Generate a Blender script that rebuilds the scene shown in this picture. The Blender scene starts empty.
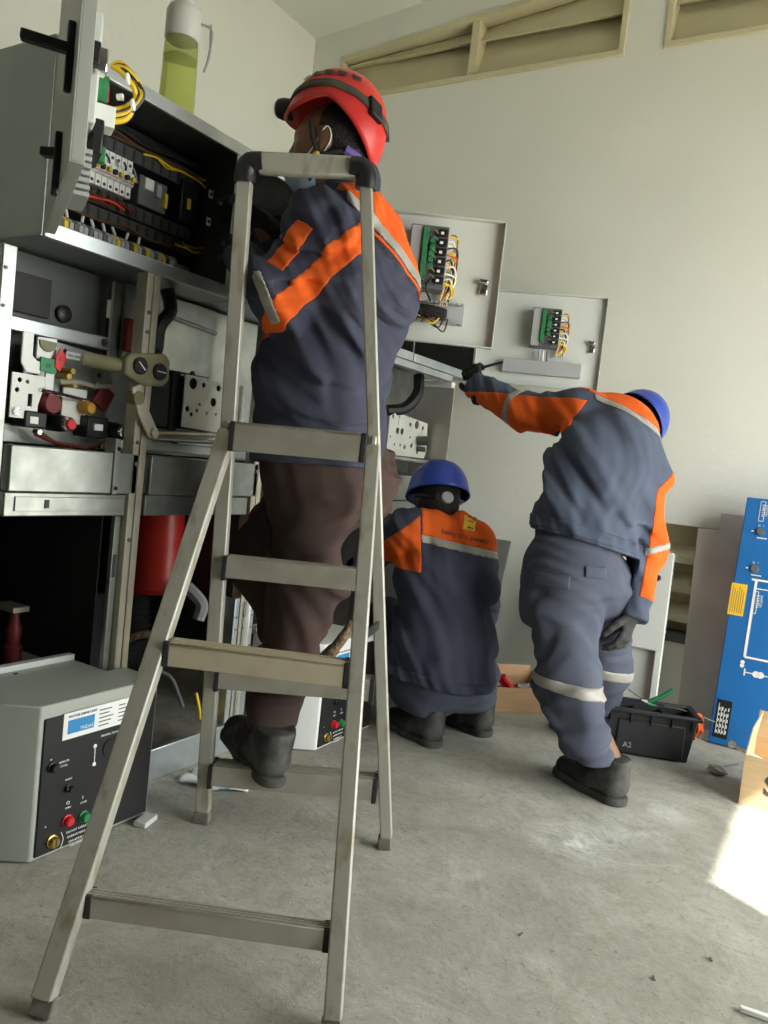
import bpy, bmesh, math, random
import numpy as np
from mathutils import Vector, Matrix
from mathutils.bvhtree import BVHTree

# ---------------------------------------------------------------- camera
scn = bpy.context.scene
COL = scn.collection
H = 0.98
YAW, PITCH, ROLL, FPX = math.radians(30.45), math.radians(-3.78), math.radians(6.2), 786.0
_f = Vector((-math.sin(YAW)*math.cos(PITCH), math.cos(YAW)*math.cos(PITCH), math.sin(PITCH)))
_r0 = Vector((math.cos(YAW), math.sin(YAW), 0)); _u0 = _r0.cross(_f)
CR = _r0*math.cos(ROLL) + _u0*math.sin(ROLL)
CU = -_r0*math.sin(ROLL) + _u0*math.cos(ROLL)
CP = Vector((0, 0, H))
cam_d = bpy.data.cameras.new('camera'); cam = bpy.data.objects.new('camera', cam_d); COL.objects.link(cam)
cam.matrix_world = Matrix(((CR.x, CU.x, -_f.x, CP.x), (CR.y, CU.y, -_f.y, CP.y), (CR.z, CU.z, -_f.z, CP.z), (0, 0, 0, 1)))
cam_d.sensor_fit = 'VERTICAL'; cam_d.sensor_height = 36; cam_d.lens = 36*FPX/1024
cam_d.clip_start = 0.05
scn.camera = cam

def ray(x, y): return _f + CR*((x-384)/FPX) - CU*((y-512)/FPX)
def at(x, y, d): return CP + ray(x, y)*d            # a pixel's direction at a chosen distance
def pz(x, y, z): v = ray(x, y); return CP + v*((z-H)/v.z)
def pX(x, y, X): v = ray(x, y); return CP + v*(X/v.x)
def pY(x, y, Y): v = ray(x, y); return CP + v*(Y/v.y)

# ---------------------------------------------------------------- light
scn.view_settings.view_transform = 'Standard'; scn.view_settings.look = 'None'
scn.view_settings.gamma = 1; scn.view_settings.use_curve_mapping = False
scn.view_settings.exposure = 0.06
w = bpy.data.worlds.new('sky'); scn.world = w; w.use_nodes = True
nt = w.node_tree; bg = nt.nodes['Background']
bg.inputs['Color'].default_value = (0.95, 0.99, 0.965, 1); bg.inputs['Strength'].default_value = 9.0
sd = bpy.data.lights.new('sun', 'SUN'); sun = bpy.data.objects.new('sun', sd); COL.objects.link(sun)
sd.energy = 17; sd.angle = math.radians(0.6); sd.color = (1, 0.95, 0.85)
EL = math.radians(46.0); sdir = Vector((-0.88*math.cos(EL), 0.475*math.cos(EL), -math.sin(EL)))
sun.rotation_euler = sdir.to_track_quat('-Z', 'Y').to_euler(); sun.location = (4, 0, 5)

def portal(loc, direction, sx, sy):
    l = bpy.data.lights.new('daylight_opening', 'AREA'); l.shape = 'RECTANGLE'; l.size = sx; l.size_y = sy
    l.cycles.is_portal = True
    o = bpy.data.objects.new('daylight_opening', l); COL.objects.link(o)
    o.location = loc; o.rotation_euler = Vector(direction).to_track_quat('-Z', 'Y').to_euler()

# ---------------------------------------------------------------- materials
def mat(name, col, rough=0.6, metal=0.0, col2=None, scale=8.0, bump=0.0, bscale=60.0, detail=4.0, spec=0.5, stretch=None, sharp=None, trans=0.0, alpha=1.0, ior=1.45, rvar=0.0):
    m = bpy.data.materials.new(name); m.use_nodes = True
    n = m.node_tree.nodes; l = m.node_tree.links; b = n['Principled BSDF']
    b.inputs['Base Color'].default_value = (*col, 1); b.inputs['Roughness'].default_value = rough
    b.inputs['Metallic'].default_value = metal; b.inputs['Specular IOR Level'].default_value = spec
    b.inputs['Transmission Weight'].default_value = trans; b.inputs['Alpha'].default_value = alpha; b.inputs['IOR'].default_value = ior
    tc = n.new('ShaderNodeTexCoord'); src = tc.outputs['Object']
    if stretch:
        mp = n.new('ShaderNodeMapping'); mp.inputs['Scale'].default_value = stretch; l.new(src, mp.inputs[0]); src = mp.outputs[0]
    if col2 is not None:
        t = n.new('ShaderNodeTexNoise'); t.inputs['Scale'].default_value = scale; t.inputs['Detail'].default_value = detail
        l.new(src, t.inputs['Vector'])
        r = n.new('ShaderNodeValToRGB'); a = sharp or (0.35, 0.65)
        r.color_ramp.elements[0].position = a[0]; r.color_ramp.elements[1].position = a[1]
        r.color_ramp.elements[0].color = (*col, 1); r.color_ramp.elements[1].color = (*col2, 1)
        l.new(t.outputs[0], r.inputs[0]); l.new(r.outputs[0], b.inputs['Base Color'])
        if rvar:
            mr = n.new('ShaderNodeMapRange'); mr.inputs['To Min'].default_value = rough-rvar; mr.inputs['To Max'].default_value = rough+rvar
            l.new(t.outputs[0], mr.inputs[0]); l.new(mr.outputs[0], b.inputs['Roughness'])
    if bump:
        t2 = n.new('ShaderNodeTexNoise'); t2.inputs['Scale'].default_value = bscale; t2.inputs['Detail'].default_value = 3
        l.new(src, t2.inputs['Vector'])
        bp = n.new('ShaderNodeBump'); bp.inputs['Strength'].default_value = bump; bp.inputs['Distance'].default_value = 0.01
        l.new(t2.outputs[0], bp.inputs['Height']); l.new(bp.outputs[0], b.inputs['Normal'])
    return m

M = {}
M['wall'] = mat('white_plaster', (0.775, 0.78, 0.715), 0.85, col2=(0.735, 0.74, 0.675), scale=1.6, bump=0.15, bscale=30)
M['dimmed'] = mat('fill_cutting_grey', (0.34, 0.335, 0.31), 0.9, col2=(0.29, 0.285, 0.26), scale=2.0, bump=0.2, bscale=20)  # grey picked for the unseen walls to cut the fill light
M['ceiling'] = mat('ceiling_paint', (0.72, 0.74, 0.67), 0.9, col2=(0.68, 0.70, 0.63), scale=1.2)
M['vent'] = mat('cream_vent_paint', (0.62, 0.57, 0.38), 0.6, col2=(0.56, 0.51, 0.33), scale=5)
M['cream'] = mat('cream_louvre_paint', (0.74, 0.71, 0.52), 0.6, col2=(0.69, 0.66, 0.47), scale=6)
M['galv'] = mat('galvanised_steel', (0.38, 0.40, 0.37), 0.38, 0.85, col2=(0.28, 0.30, 0.28), scale=14, rvar=0.1, bump=0.03, bscale=40)
M['galvb'] = mat('bright_galvanised_steel', (0.62, 0.65, 0.65), 0.32, 0.8, col2=(0.50, 0.54, 0.55), scale=10, rvar=0.08)
M['galvd'] = mat('dull_galvanised_sheet', (0.52, 0.50, 0.46), 0.42, 0.4, col2=(0.44, 0.42, 0.38), scale=5, rvar=0.1)
M['column'] = mat('zinc_plated_column', (0.58, 0.54, 0.44), 0.42, 0.6, col2=(0.46, 0.42, 0.33), scale=12, rvar=0.1)
M['grey'] = mat('grey_enamel', (0.41, 0.43, 0.39), 0.45, col2=(0.385, 0.405, 0.365), scale=4)
M['greyl'] = mat('light_grey_enamel', (0.62, 0.64, 0.60), 0.4, col2=(0.58, 0.60, 0.56), scale=4)
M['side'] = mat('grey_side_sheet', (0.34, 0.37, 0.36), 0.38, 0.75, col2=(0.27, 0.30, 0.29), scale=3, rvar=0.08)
M['plate_shaded'] = mat('shaded_galvanised_plate', (0.085, 0.09, 0.085), 0.5, 0.3, col2=(0.06, 0.065, 0.062), scale=4)  # galvanised plate with the shade of the near cubicle put into its colour
M['white'] = mat('white_enamel', (0.80, 0.80, 0.76), 0.4)
M['plate'] = mat('white_coated_plate', (0.80, 0.81, 0.75), 0.45, col2=(0.75, 0.76, 0.70), scale=6)
M['ductk'] = mat('charcoal_duct', (0.045, 0.046, 0.046), 0.5)
M['black'] = mat('black_plastic', (0.012, 0.012, 0.013), 0.42)
M['blackm'] = mat('matt_black_panel', (0.010, 0.010, 0.011), 0.5, col2=(0.014, 0.014, 0.014), scale=8)
M['dark'] = mat('near_black_interior', (0.035, 0.036, 0.034), 0.7, col2=(0.022, 0.023, 0.022), scale=5)  # near-black tone of the inner panels
M['rubber'] = mat('black_rubber', (0.02, 0.02, 0.02), 0.75, bump=0.1)
M['red'] = mat('red_plastic', (0.62, 0.02, 0.025), 0.4)
M['redi'] = mat('red_insulator_epoxy', (0.58, 0.03, 0.02), 0.35, col2=(0.48, 0.02, 0.015), scale=4)
M['maroon'] = mat('dark_red_lacquer', (0.16, 0.015, 0.015), 0.5)
M['green'] = mat('green_plastic', (0.02, 0.22, 0.07), 0.4)
M['teal'] = mat('teal_button', (0.02, 0.20, 0.15), 0.4)
M['pcb'] = mat('green_terminal', (0.05, 0.30, 0.12), 0.45, col2=(0.03, 0.2, 0.08), scale=60)
M['yellow'] = mat('yellow_insulation', (0.82, 0.55, 0.02), 0.45)
M['brown'] = mat('brown_insulation', (0.10, 0.045, 0.015), 0.5)
M['orangew'] = mat('red_insulation', (0.70, 0.08, 0.02), 0.5)
M['brass'] = mat('brass', (0.62, 0.42, 0.12), 0.3, 0.9)
M['amber'] = mat('amber_knob', (0.55, 0.27, 0.04), 0.4)
M['khaki'] = mat('khaki_bakelite', (0.20, 0.185, 0.10), 0.5, col2=(0.16, 0.15, 0.08), scale=20)
M['chrome'] = mat('chrome', (0.8, 0.8, 0.8), 0.15, 1.0)
M['labelw'] = mat('white_label', (0.82, 0.83, 0.8), 0.6)
M['labelb'] = mat('blue_label_print', (0.03, 0.25, 0.55), 0.5)
M['labely'] = mat('yellow_label', (0.85, 0.52, 0.03), 0.5)
M['ink'] = mat('dark_ink', (0.05, 0.05, 0.05), 0.6)
M['duct'] = mat('grey_wiring_duct', (0.40, 0.41, 0.41), 0.5, col2=(0.36, 0.37, 0.37), scale=8)
M['ductd'] = mat('dark_grey_duct', (0.12, 0.125, 0.125), 0.5)
M['alu'] = mat('weathered_aluminium', (0.47, 0.46, 0.40), 0.5, 0.4, col2=(0.33, 0.28, 0.20), scale=30, stretch=(1, 1, 0.3), sharp=(0.52, 0.70), rvar=0.1)
M['alustep'] = mat('painted_ladder_step', (0.56, 0.49, 0.36), 0.5, 0.25, col2=(0.44, 0.36, 0.24), scale=14, sharp=(0.5, 0.8))
M['alutop'] = mat('brushed_ladder_tread', (0.44, 0.42, 0.36), 0.45, 0.4, col2=(0.38, 0.35, 0.29), scale=18)
M['footgrey'] = mat('dusty_grey_rubber', (0.20, 0.19, 0.16), 0.8, col2=(0.13, 0.12, 0.10), scale=30)
M['blue'] = mat('blue_panel_paint', (0.018, 0.15, 0.43), 0.38, col2=(0.016, 0.14, 0.40), scale=3)
M['card'] = mat('brown_cardboard', (0.46, 0.29, 0.16), 0.85, col2=(0.41, 0.25, 0.13), scale=12, stretch=(1, 1, 8))
M['cardl'] = mat('pale_cardboard', (0.62, 0.45, 0.27), 0.85, col2=(0.56, 0.40, 0.23), scale=12, stretch=(1, 1, 8))
M['cloth'] = mat('white_cloth', (0.75, 0.78, 0.80), 0.9, col2=(0.15, 0.35, 0.6), scale=22, sharp=(0.56, 0.62))
M['tealp'] = mat('teal_grey_plate', (0.10, 0.15, 0.15), 0.5)
M['boxblack'] = mat('toolbox_plastic', (0.018, 0.02, 0.022), 0.5, bump=0.05, bscale=200)
M['toolg'] = mat('green_grip', (0.01, 0.16, 0.05), 0.4)
M['skin'] = mat('skin', (0.20, 0.095, 0.055), 0.5, col2=(0.17, 0.08, 0.045), scale=20)
M['hair'] = mat('black_hair', (0.012, 0.01, 0.009), 0.7, bump=0.6, bscale=180)
def cloth(name, c, c2, **k):
    return mat(name, c, 0.9, 0, col2=c2, scale=k.pop('scale', 7), bump=0.18, bscale=k.pop('bscale', 26), spec=0.2, **k)
M['navy'] = cloth('navy_cotton', (0.058, 0.062, 0.092), (0.048, 0.050, 0.078))
M['navyb'] = cloth('faded_navy_cotton', (0.088, 0.105, 0.150), (0.072, 0.086, 0.128))
M['trs'] = cloth('slate_trouser_cotton', (0.090, 0.100, 0.135), (0.070, 0.078, 0.110))
M['orange'] = cloth('orange_cotton', (0.80, 0.135, 0.022), (0.70, 0.105, 0.016))
M['brownt'] = cloth('dark_brown_trouser_cotton', (0.075, 0.048, 0.042), (0.050, 0.034, 0.030))
M['reflex'] = mat('grey_reflective_tape', (0.36, 0.34, 0.30), 0.5, 0.1, col2=(0.31, 0.29, 0.26), scale=20)
M['mask'] = mat('pale_blue_mask', (0.42, 0.52, 0.66), 0.85, col2=(0.36, 0.45, 0.60), scale=15)
M['glove'] = mat('black_knit_glove', (0.016, 0.016, 0.017), 0.9, bump=0.3, bscale=300)
M['glovef'] = mat('grey_work_glove', (0.035, 0.033, 0.032), 0.8, bump=0.3, bscale=200)
M['boot'] = mat('black_boot_leather', (0.024, 0.022, 0.021), 0.75, col2=(0.095, 0.09, 0.082), scale=14, bump=0.15, sharp=(0.45, 0.68))
M['sole'] = mat('dusty_rubber_sole', (0.10, 0.098, 0.09), 0.85, col2=(0.05, 0.05, 0.047), scale=18)
M['hred'] = mat('red_helmet_shell', (0.62, 0.035, 0.03), 0.35, col2=(0.56, 0.03, 0.026), scale=6)
M['hblue'] = mat('blue_helmet_shell', (0.025, 0.06, 0.36), 0.35, col2=(0.02, 0.05, 0.31), scale=6)
M['strap'] = mat('black_webbing', (0.02, 0.02, 0.018), 0.8)
M['straptape'] = mat('grey_lamp_strap', (0.06, 0.055, 0.045), 0.8, col2=(0.09, 0.085, 0.06), scale=30)
M['clear'] = mat('clear_plastic_water', (0.66, 0.72, 0.22), 0.12, trans=0.75, ior=1.2)
M['clearlid'] = mat('frosted_bottle_cap', (0.66, 0.67, 0.62), 0.4, trans=0.15)
M['bottletop'] = mat('clear_bottle_wall', (0.72, 0.76, 0.42), 0.1, trans=0.85, ior=1.1)
M['rope'] = mat('braided_copper_strap', (0.30, 0.20, 0.11), 0.6, 0.3, col2=(0.10, 0.07, 0.05), scale=90, bump=0.6, bscale=160)
M['film'] = mat('grey_plastic_film', (0.45, 0.46, 0.44), 0.25, alpha=0.35)

# concrete floor: tone patches, dust streaks, scuffs
def floor_mat():
    m = bpy.data.materials.new('dusty_concrete'); m.use_nodes = True
    n = m.node_tree.nodes; l = m.node_tree.links; b = n['Principled BSDF']; b.inputs['Roughness'].default_value = 0.82
    b.inputs['Specular IOR Level'].default_value = 0.3
    tc = n.new('ShaderNodeTexCoord')
    def noise(s, d, rough=0.6, dist=0.0):
        t = n.new('ShaderNodeTexNoise'); t.inputs['Scale'].default_value = s; t.inputs['Detail'].default_value = d
        t.inputs['Roughness'].default_value = rough; t.inputs['Distortion'].default_value = dist; l.new(tc.outputs['Object'], t.inputs[0]); return t
    def ramp(src, p0, p1, c0, c1):
        r = n.new('ShaderNodeValToRGB'); r.color_ramp.elements[0].position = p0; r.color_ramp.elements[1].position = p1
        r.color_ramp.elements[0].color = (*c0, 1); r.color_ramp.elements[1].color = (*c1, 1); l.new(src, r.inputs[0]); return r
    def mix(a, bb, fac):
        x = n.new('ShaderNodeMix'); x.data_type = 'RGBA'; l.new(fac, x.inputs[0])
        l.new(a, x.inputs[6])
        if isinstance(bb, tuple): x.inputs[7].default_value = (*bb, 1)
        else: l.new(bb, x.inputs[7])
        return x.outputs[2]
    base = ramp(noise(1.7, 7, 0.65).outputs[0], 0.40, 0.62, (0.35, 0.34, 0.29), (0.48, 0.47, 0.41))
    fine = ramp(noise(30, 8, 0.75).outputs[0], 0.3, 0.75, (0, 0, 0), (1, 1, 1))
    c = mix(base.outputs[0], (0.29, 0.28, 0.23), ramp(noise(7, 9, 0.78, 0.8).outputs[0], 0.47, 0.62, (0, 0, 0), (0.65, 0.65, 0.65)).outputs[0])
    c = mix(c, (0.60, 0.605, 0.56), ramp(noise(3.3, 10, 0.8, 1.6).outputs[0], 0.53, 0.68, (0, 0, 0), (0.5, 0.5, 0.5)).outputs[0])
    c = mix(c, (0.29, 0.27, 0.215), ramp(noise(40, 6, 0.8, 0.4).outputs[0], 0.51, 0.64, (0, 0, 0), (0.4, 0.4, 0.4)).outputs[0])
    c = mix(c, (0.14, 0.13, 0.11), ramp(noise(70, 2, 0.5).outputs[0], 0.67, 0.72, (0, 0, 0), (0.4, 0.4, 0.4)).outputs[0])
    geo = n.new('ShaderNodeNewGeometry')
    for (sx, sy, rad, amt) in ((-.512, 2.115, .17, .75), (-.42, 2.30, .13, .5), (-.36, 2.52, .12, .45), (-.75, 1.75, .20, .25)):    # spilled white dust
        sub = n.new('ShaderNodeVectorMath'); sub.operation = 'DISTANCE'; l.new(geo.outputs['Position'], sub.inputs[0]); sub.inputs[1].default_value = (sx, sy, 0)
        ms = n.new('ShaderNodeMapRange'); ms.inputs['From Min'].default_value = rad; ms.inputs['From Max'].default_value = 0.0; l.new(sub.outputs['Value'], ms.inputs[0])
        ad = n.new('ShaderNodeMath'); ad.operation = 'MULTIPLY'; l.new(ms.outputs[0], ad.inputs[0]); l.new(ramp(noise(11, 9, 0.8, 1.0).outputs[0], 0.40, 0.62, (0, 0, 0), (amt*1.6,)*3).outputs[0], ad.inputs[1])
        c = mix(c, (0.72, 0.74, 0.72), ad.outputs[0])
    l.new(c, b.inputs['Base Color'])
    bp = n.new('ShaderNodeBump'); bp.inputs['Strength'].default_value = 0.4; bp.inputs['Distance'].default_value = 0.01
    l.new(fine.outputs[0], bp.inputs['Height']); l.new(bp.outputs[0], b.inputs['Normal'])
    return m
M['floor'] = floor_mat()

# ---------------------------------------------------------------- mesh helpers
WL = {}                                                    # world location of every object (nothing is rotated)
def _finish(name, me, material, parent, origin=None, smooth=False):
    me.materials.append(material)
    n = len(me.vertices); co = np.empty(n*3, np.float32); me.vertices.foreach_get('co', co); co = co.reshape(-1, 3)
    if origin is None:
        lo, hi = co.min(0), co.max(0); origin = Vector(((lo[0]+hi[0])/2, (lo[1]+hi[1])/2, lo[2]))
    co -= np.array(origin, np.float32); me.vertices.foreach_set('co', co.ravel())
    if smooth: me.polygons.foreach_set('use_smooth', [True]*len(me.polygons))
    me.update()
    o = bpy.data.objects.new(name, me); COL.objects.link(o); WL[o] = Vector(origin)
    if parent is not None:
        o.parent = parent; o.location = WL[o]-WL[parent]
    else: o.location = origin
    return o

class MB:
    def __init__(s): s.v = []; s.f = []
    def add(s, vs, fs):
        n = len(s.v); s.v += [tuple(v) for v in vs]; s.f += [tuple(i+n for i in f) for f in fs]; return s
    def box(s, lo, hi):
        x0, y0, z0 = lo; x1, y1, z1 = hi
        return s.add([(x0,y0,z0),(x1,y0,z0),(x1,y1,z0),(x0,y1,z0),(x0,y0,z1),(x1,y0,z1),(x1,y1,z1),(x0,y1,z1)],
                     [(3,2,1,0),(4,5,6,7),(0,1,5,4),(1,2,6,5),(2,3,7,6),(3,0,4,7)])
    def obox(s, c, ax, ay, az):                            # oriented box: centre and three half-axis vectors
        c, ax, ay, az = Vector(c), Vector(ax), Vector(ay), Vector(az)
        if ax.cross(ay).dot(az) < 0: az = -az
        vs = [c+ax*i+ay*j+az*k for k in (-1, 1) for (i, j) in ((-1,-1),(1,-1),(1,1),(-1,1))]
        return s.add(vs, [(3,2,1,0),(4,5,6,7),(0,1,5,4),(1,2,6,5),(2,3,7,6),(3,0,4,7)])
    def bar(s, a, b, wx, wy, up=(0, 0, 1)):                # rectangular bar from a to b
        a, b = Vector(a), Vector(b); d = (b-a); up = Vector(up); sx = d.cross(up).normalized(); sy = sx.cross(d).normalized()
        return s.obox((a+b)/2, d/2, sx*wx/2, sy*wy/2)
    def cyl(s, a, b, r0, r1=None, n=16):
        a, b = Vector(a), Vector(b); r1 = r0 if r1 is None else r1; d = (b-a).normalized()
        t = Vector((0, 0, 1)) if abs(d.z) < 0.9 else Vector((1, 0, 0)); x = d.cross(t).normalized(); y = d.cross(x)
        vs = []
        for c, r in ((a, r0), (b, r1)):
            vs += [c+(x*math.cos(2*math.pi*i/n)+y*math.sin(2*math.pi*i/n))*r for i in range(n)]
        fs = [(i, (i+1) % n, n+(i+1) % n, n+i) for i in range(n)]+[tuple(range(n))[::-1], tuple(range(n, 2*n))]
        return s.add(vs, fs)
    def lathe(s, c, axis, prof, n=20):                     # prof: (radius, height) along axis
        c = Vector(c); d = Vector(axis).normalized(); t = Vector((0, 0, 1)) if abs(d.z) < 0.9 else Vector((1, 0, 0))
        x = d.cross(t).normalized(); y = d.cross(x); vs = []
        for r, h in prof: vs += [c+d*h+(x*math.cos(2*math.pi*i/n)+y*math.sin(2*math.pi*i/n))*max(r, 1e-4) for i in range(n)]
        fs = []
        for k in range(len(prof)-1): fs += [(k*n+i, k*n+(i+1) % n, (k+1)*n+(i+1) % n, (k+1)*n+i) for i in range(n)]
        fs += [tuple(range(n))[::-1], tuple(range((len(prof)-1)*n, len(prof)*n))]
        return s.add(vs, fs)
    def tube(s, pts, r, n=8, sub=5):
        pts = [Vector(p) for p in pts]
        if len(pts) > 2 and sub > 1:                       # Catmull-Rom
            P = [pts[0]*2-pts[1]]+pts+[pts[-1]*2-pts[-2]]; q = []
            for i in range(1, len(P)-2):
                for k in range(sub):
                    t = k/sub; a, b, c, d = P[i-1], P[i], P[i+1], P[i+2]
                    q.append(0.5*((2*b)+(c-a)*t+(2*a-5*b+4*c-d)*t*t+(3*b-a-3*c+d)*t**3))
            q.append(pts[-1]); pts = q
        m = len(pts); vs = []; fs = []; x = None
        for i, p in enumerate(pts):
            d = (pts[min(i+1, m-1)]-pts[max(i-1, 0)]).normalized()
            if x is None:
                t = Vector((0, 0, 1)) if abs(d.z) < 0.9 else Vector((1, 0, 0)); x = d.cross(t).normalized()
            x = (x-d*x.dot(d)).normalized(); y = d.cross(x); rr = r[i*len(r)//m] if isinstance(r, (list, tuple)) else r
            vs += [p+(x*math.cos(2*math.pi*k/n)+y*math.sin(2*math.pi*k/n))*rr for k in range(n)]
        for i in range(m-1): fs += [(i*n+k, i*n+(k+1) % n, (i+1)*n+(k+1) % n, (i+1)*n+k) for k in range(n)]
        fs += [tuple(range(n))[::-1], tuple(range((m-1)*n, m*n))]
        return s.add(vs, fs)
    def prism(s, poly, o, ex, ey, ez, t):                  # 2D polygon in the frame (o, ex, ey), extruded t along ez
        o, ex, ey, ez = Vector(o), Vector(ex), Vector(ey), Vector(ez); n = len(poly)
        vs = [o+ex*a+ey*b for a, b in poly]; vs += [v+ez*t for v in vs]
        fs = [(i, (i+1) % n, n+(i+1) % n, n+i) for i in range(n)]+[tuple(range(n))[::-1], tuple(range(n, 2*n))]
        return s.add(vs, fs)
    def build(s, name, material, parent=None, bevel=0.0, smooth=False, seg=2, angle=40):
        me = bpy.data.meshes.new(name); me.from_pydata(s.v, [], s.f)
        bm = bmesh.new(); bm.from_mesh(me); bmesh.ops.recalc_face_normals(bm, faces=bm.faces); bm.to_mesh(me); bm.free()
        o = _finish(name, me, M[material] if isinstance(material, str) else material, parent, smooth=smooth or bevel > 0)
        if bevel > 0:
            b = o.modifiers.new('bevel', 'BEVEL'); b.width = bevel; b.segments = seg; b.limit_method = 'ANGLE'; b.angle_limit = math.radians(30)
            b.harden_normals = False
        if smooth or bevel > 0:
            me.shade_smooth() if False else None
            try: me.set_sharp_from_angle(angle=math.radians(angle))
            except Exception: pass
        return o

def empty(name, loc):
    o = bpy.data.objects.new(name, None); COL.objects.link(o); o.empty_display_size = 0.05
    o.location = loc; WL[o] = Vector(loc); return o
def tag(o, label, cat, group=None):
    o['label'] = label; o['category'] = cat
    if group: o['group'] = group
    return o
def thing(name, loc, label, cat, group=None): return tag(empty(name, loc), label, cat, group)
def struct(o, label=None, cat=None):
    o['kind'] = 'structure'
    if label: o['label'] = label
    if cat: o['category'] = cat
    return o
def dup(root, delta, label=None, group=None):              # copy of a thing with its parts and sub-parts
    def cp(o, parent, dl):
        c = o.copy(); COL.objects.link(c); c.parent = parent; WL[c] = WL[o]+delta
        if parent is None: c.location = WL[c]
        for ch in list(o.children): cp(ch, c, None)
        return c
    r = cp(root, None, delta)
    if label: r['label'] = label
    if group: r['group'] = group
    return r

def sheet(name, outline, holes, o, ex, ey, t, material, parent=None, bev=0.0):
    """flat plate with real holes: outline and holes are 2D loops in the frame (o, ex, ey), thickness t along ex x ey"""
    cu = bpy.data.curves.new('plate_outline', 'CURVE'); cu.dimensions = '2D'; cu.fill_mode = 'BOTH'; cu.extrude = abs(t)/2
    for loop in [outline]+list(holes):
        sp = cu.splines.new('POLY'); sp.points.add(len(loop)-1)
        for p, (a, b) in zip(sp.points, loop): p.co = (a, b, 0, 1)
        sp.use_cyclic_u = True
    ob = bpy.data.objects.new('plate_outline', cu); COL.objects.link(ob)
    dg = bpy.context.evaluated_depsgraph_get(); dg.update()
    me = bpy.data.meshes.new_from_object(ob.evaluated_get(dg)); bpy.data.objects.remove(ob); bpy.data.curves.remove(cu)
    o, ex, ey = Vector(o), Vector(ex).normalized(), Vector(ey).normalized(); ez = ex.cross(ey)
    for v in me.vertices: c = v.co.copy(); v.co = o+ex*c.x+ey*c.y+ez*(c.z+t/2)
    me.name = name; me.materials.clear()
    return _finish(name, me, M[material], parent)
def circ(cx, cy, r, n=14): return [(cx+r*math.cos(2*math.pi*i/n), cy+r*math.sin(2*math.pi*i/n)) for i in range(n)]
def rect(x0, y0, x1, y1): return [(x0, y0), (x1, y0), (x1, y1), (x0, y1)]

def text_mesh(txt, size, o, ex, ey, depth=0.0008, align='LEFT', bold=0.0):
    cu = bpy.data.curves.new('lettering', 'FONT'); cu.body = txt; cu.size = size; cu.extrude = depth/2; cu.align_x = align; cu.resolution_u = 2
    cu.offset = bold
    ob = bpy.data.objects.new('lettering', cu); COL.objects.link(ob)
    dg = bpy.context.evaluated_depsgraph_get(); dg.update()
    me = bpy.data.meshes.new_from_object(ob.evaluated_get(dg)); bpy.data.objects.remove(ob); bpy.data.curves.remove(cu)
    o, ex, ey = Vector(o), Vector(ex).normalized(), Vector(ey).normalized(); ez = ex.cross(ey)
    for v in me.vertices: c = v.co.copy(); v.co = o+ex*c.x+ey*c.y+ez*c.z
    me.materials.clear(); return me
def text(name, txt, size, o, ex, ey, material, parent, **k):
    return _finish(name, text_mesh(txt, size, o, ex, ey, **k), M[material], parent)
# ---------------------------------------------------------------- the room
XL, XR, YB, YF = -3.05, 1.6, 3.8, -5.0
def zc(x): return 3.406+0.097*(x-XL)
UX, UY, UZ = Vector((1, 0, 0)), Vector((0, 1, 0)), Vector((0, 0, 1))
struct(MB().box((XL-.15, YF-.15, -.12), (XR+.15, YB+.15, 0)).build('floor', 'floor'), 'dusty grey concrete floor of the switch room', 'floor')
V1, V2, LV = (-2.846, -1.19), (-1.007, 0.65), (-0.93, -0.40)
wb = sheet('wall_back', [(XL-.15, 0), (XR+.15, 0), (XR+.15, zc(XR)), (XL-.15, zc(XL))],
      [[(V1[0], 3.01), (V1[1], 3.01), (V1[1], 3.263+.097*(V1[1]-V1[0])), (V1[0], 3.263)],
       [(V2[0], 3.01), (V2[1], 3.01), (V2[1], 3.263+.097*(V2[1]-V1[0])), (V2[0], 3.263+.097*(V2[0]-V1[0]))],
       rect(LV[0], .29, LV[1], .83)], (0, YB, 0), UX, UZ, -.15, 'wall')
struct(wb, 'white plastered back wall with louvred vents near the ceiling', 'wall')
struct(sheet('wall_left', [(YF, 0), (YB, 0), (YB, zc(XL)), (YF, zc(XL))], [], (XL, 0, 0), UY, UZ, -.15, 'wall'), 'white plastered wall behind the switchgear row', 'wall')
DR = (1.112, 3.55, 2.27)                                   # the doorway the sun comes through
struct(sheet('wall_right', [(YF, 0), (YB, 0), (YB, zc(XR)), (YF, zc(XR))], [[(DR[0], 0.001), (DR[1], 0.001), (DR[1], DR[2]), (DR[0], DR[2])]], (XR, 0, 0), UY, UZ, .15, 'dimmed'), 'bare unseen wall, greyed to cut fill light, with the sunny doorway', 'wall')
struct(sheet('wall_front', [(XL-.15, 0), (XR+.15, 0), (XR+.15, zc(XR)), (XL-.15, zc(XL))], [], (0, YF, 0), UX, UZ, .15, 'dimmed'), 'bare unseen wall behind the camera, greyed to cut fill light', 'wall')
e = 0.12
c = MB().prism([(XL-.15, zc(XL-.15)), (XR+.15, zc(XR+.15)), (XR+.15, zc(XR+.15)+e), (XL-.15, zc(XL-.15)+e)], (0, YF-.15, 0), UX, UZ, UY, YB-YF+.3).build('ceiling', 'ceiling')
struct(c, 'sloping white ceiling', 'ceiling')
struct(MB().box((XR+.15, YF-1, -.14), (XR+9, YB+6, -.03)).build('ground_outside', mat('pale_paving', (0.5, 0.47, 0.4), 0.9)), 'pale paved yard outside the doorway', 'ground')
portal((XR+.1, (DR[0]+DR[1])/2, DR[2]/2), (-1, 0, 0), DR[1]-DR[0], DR[2])

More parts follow.
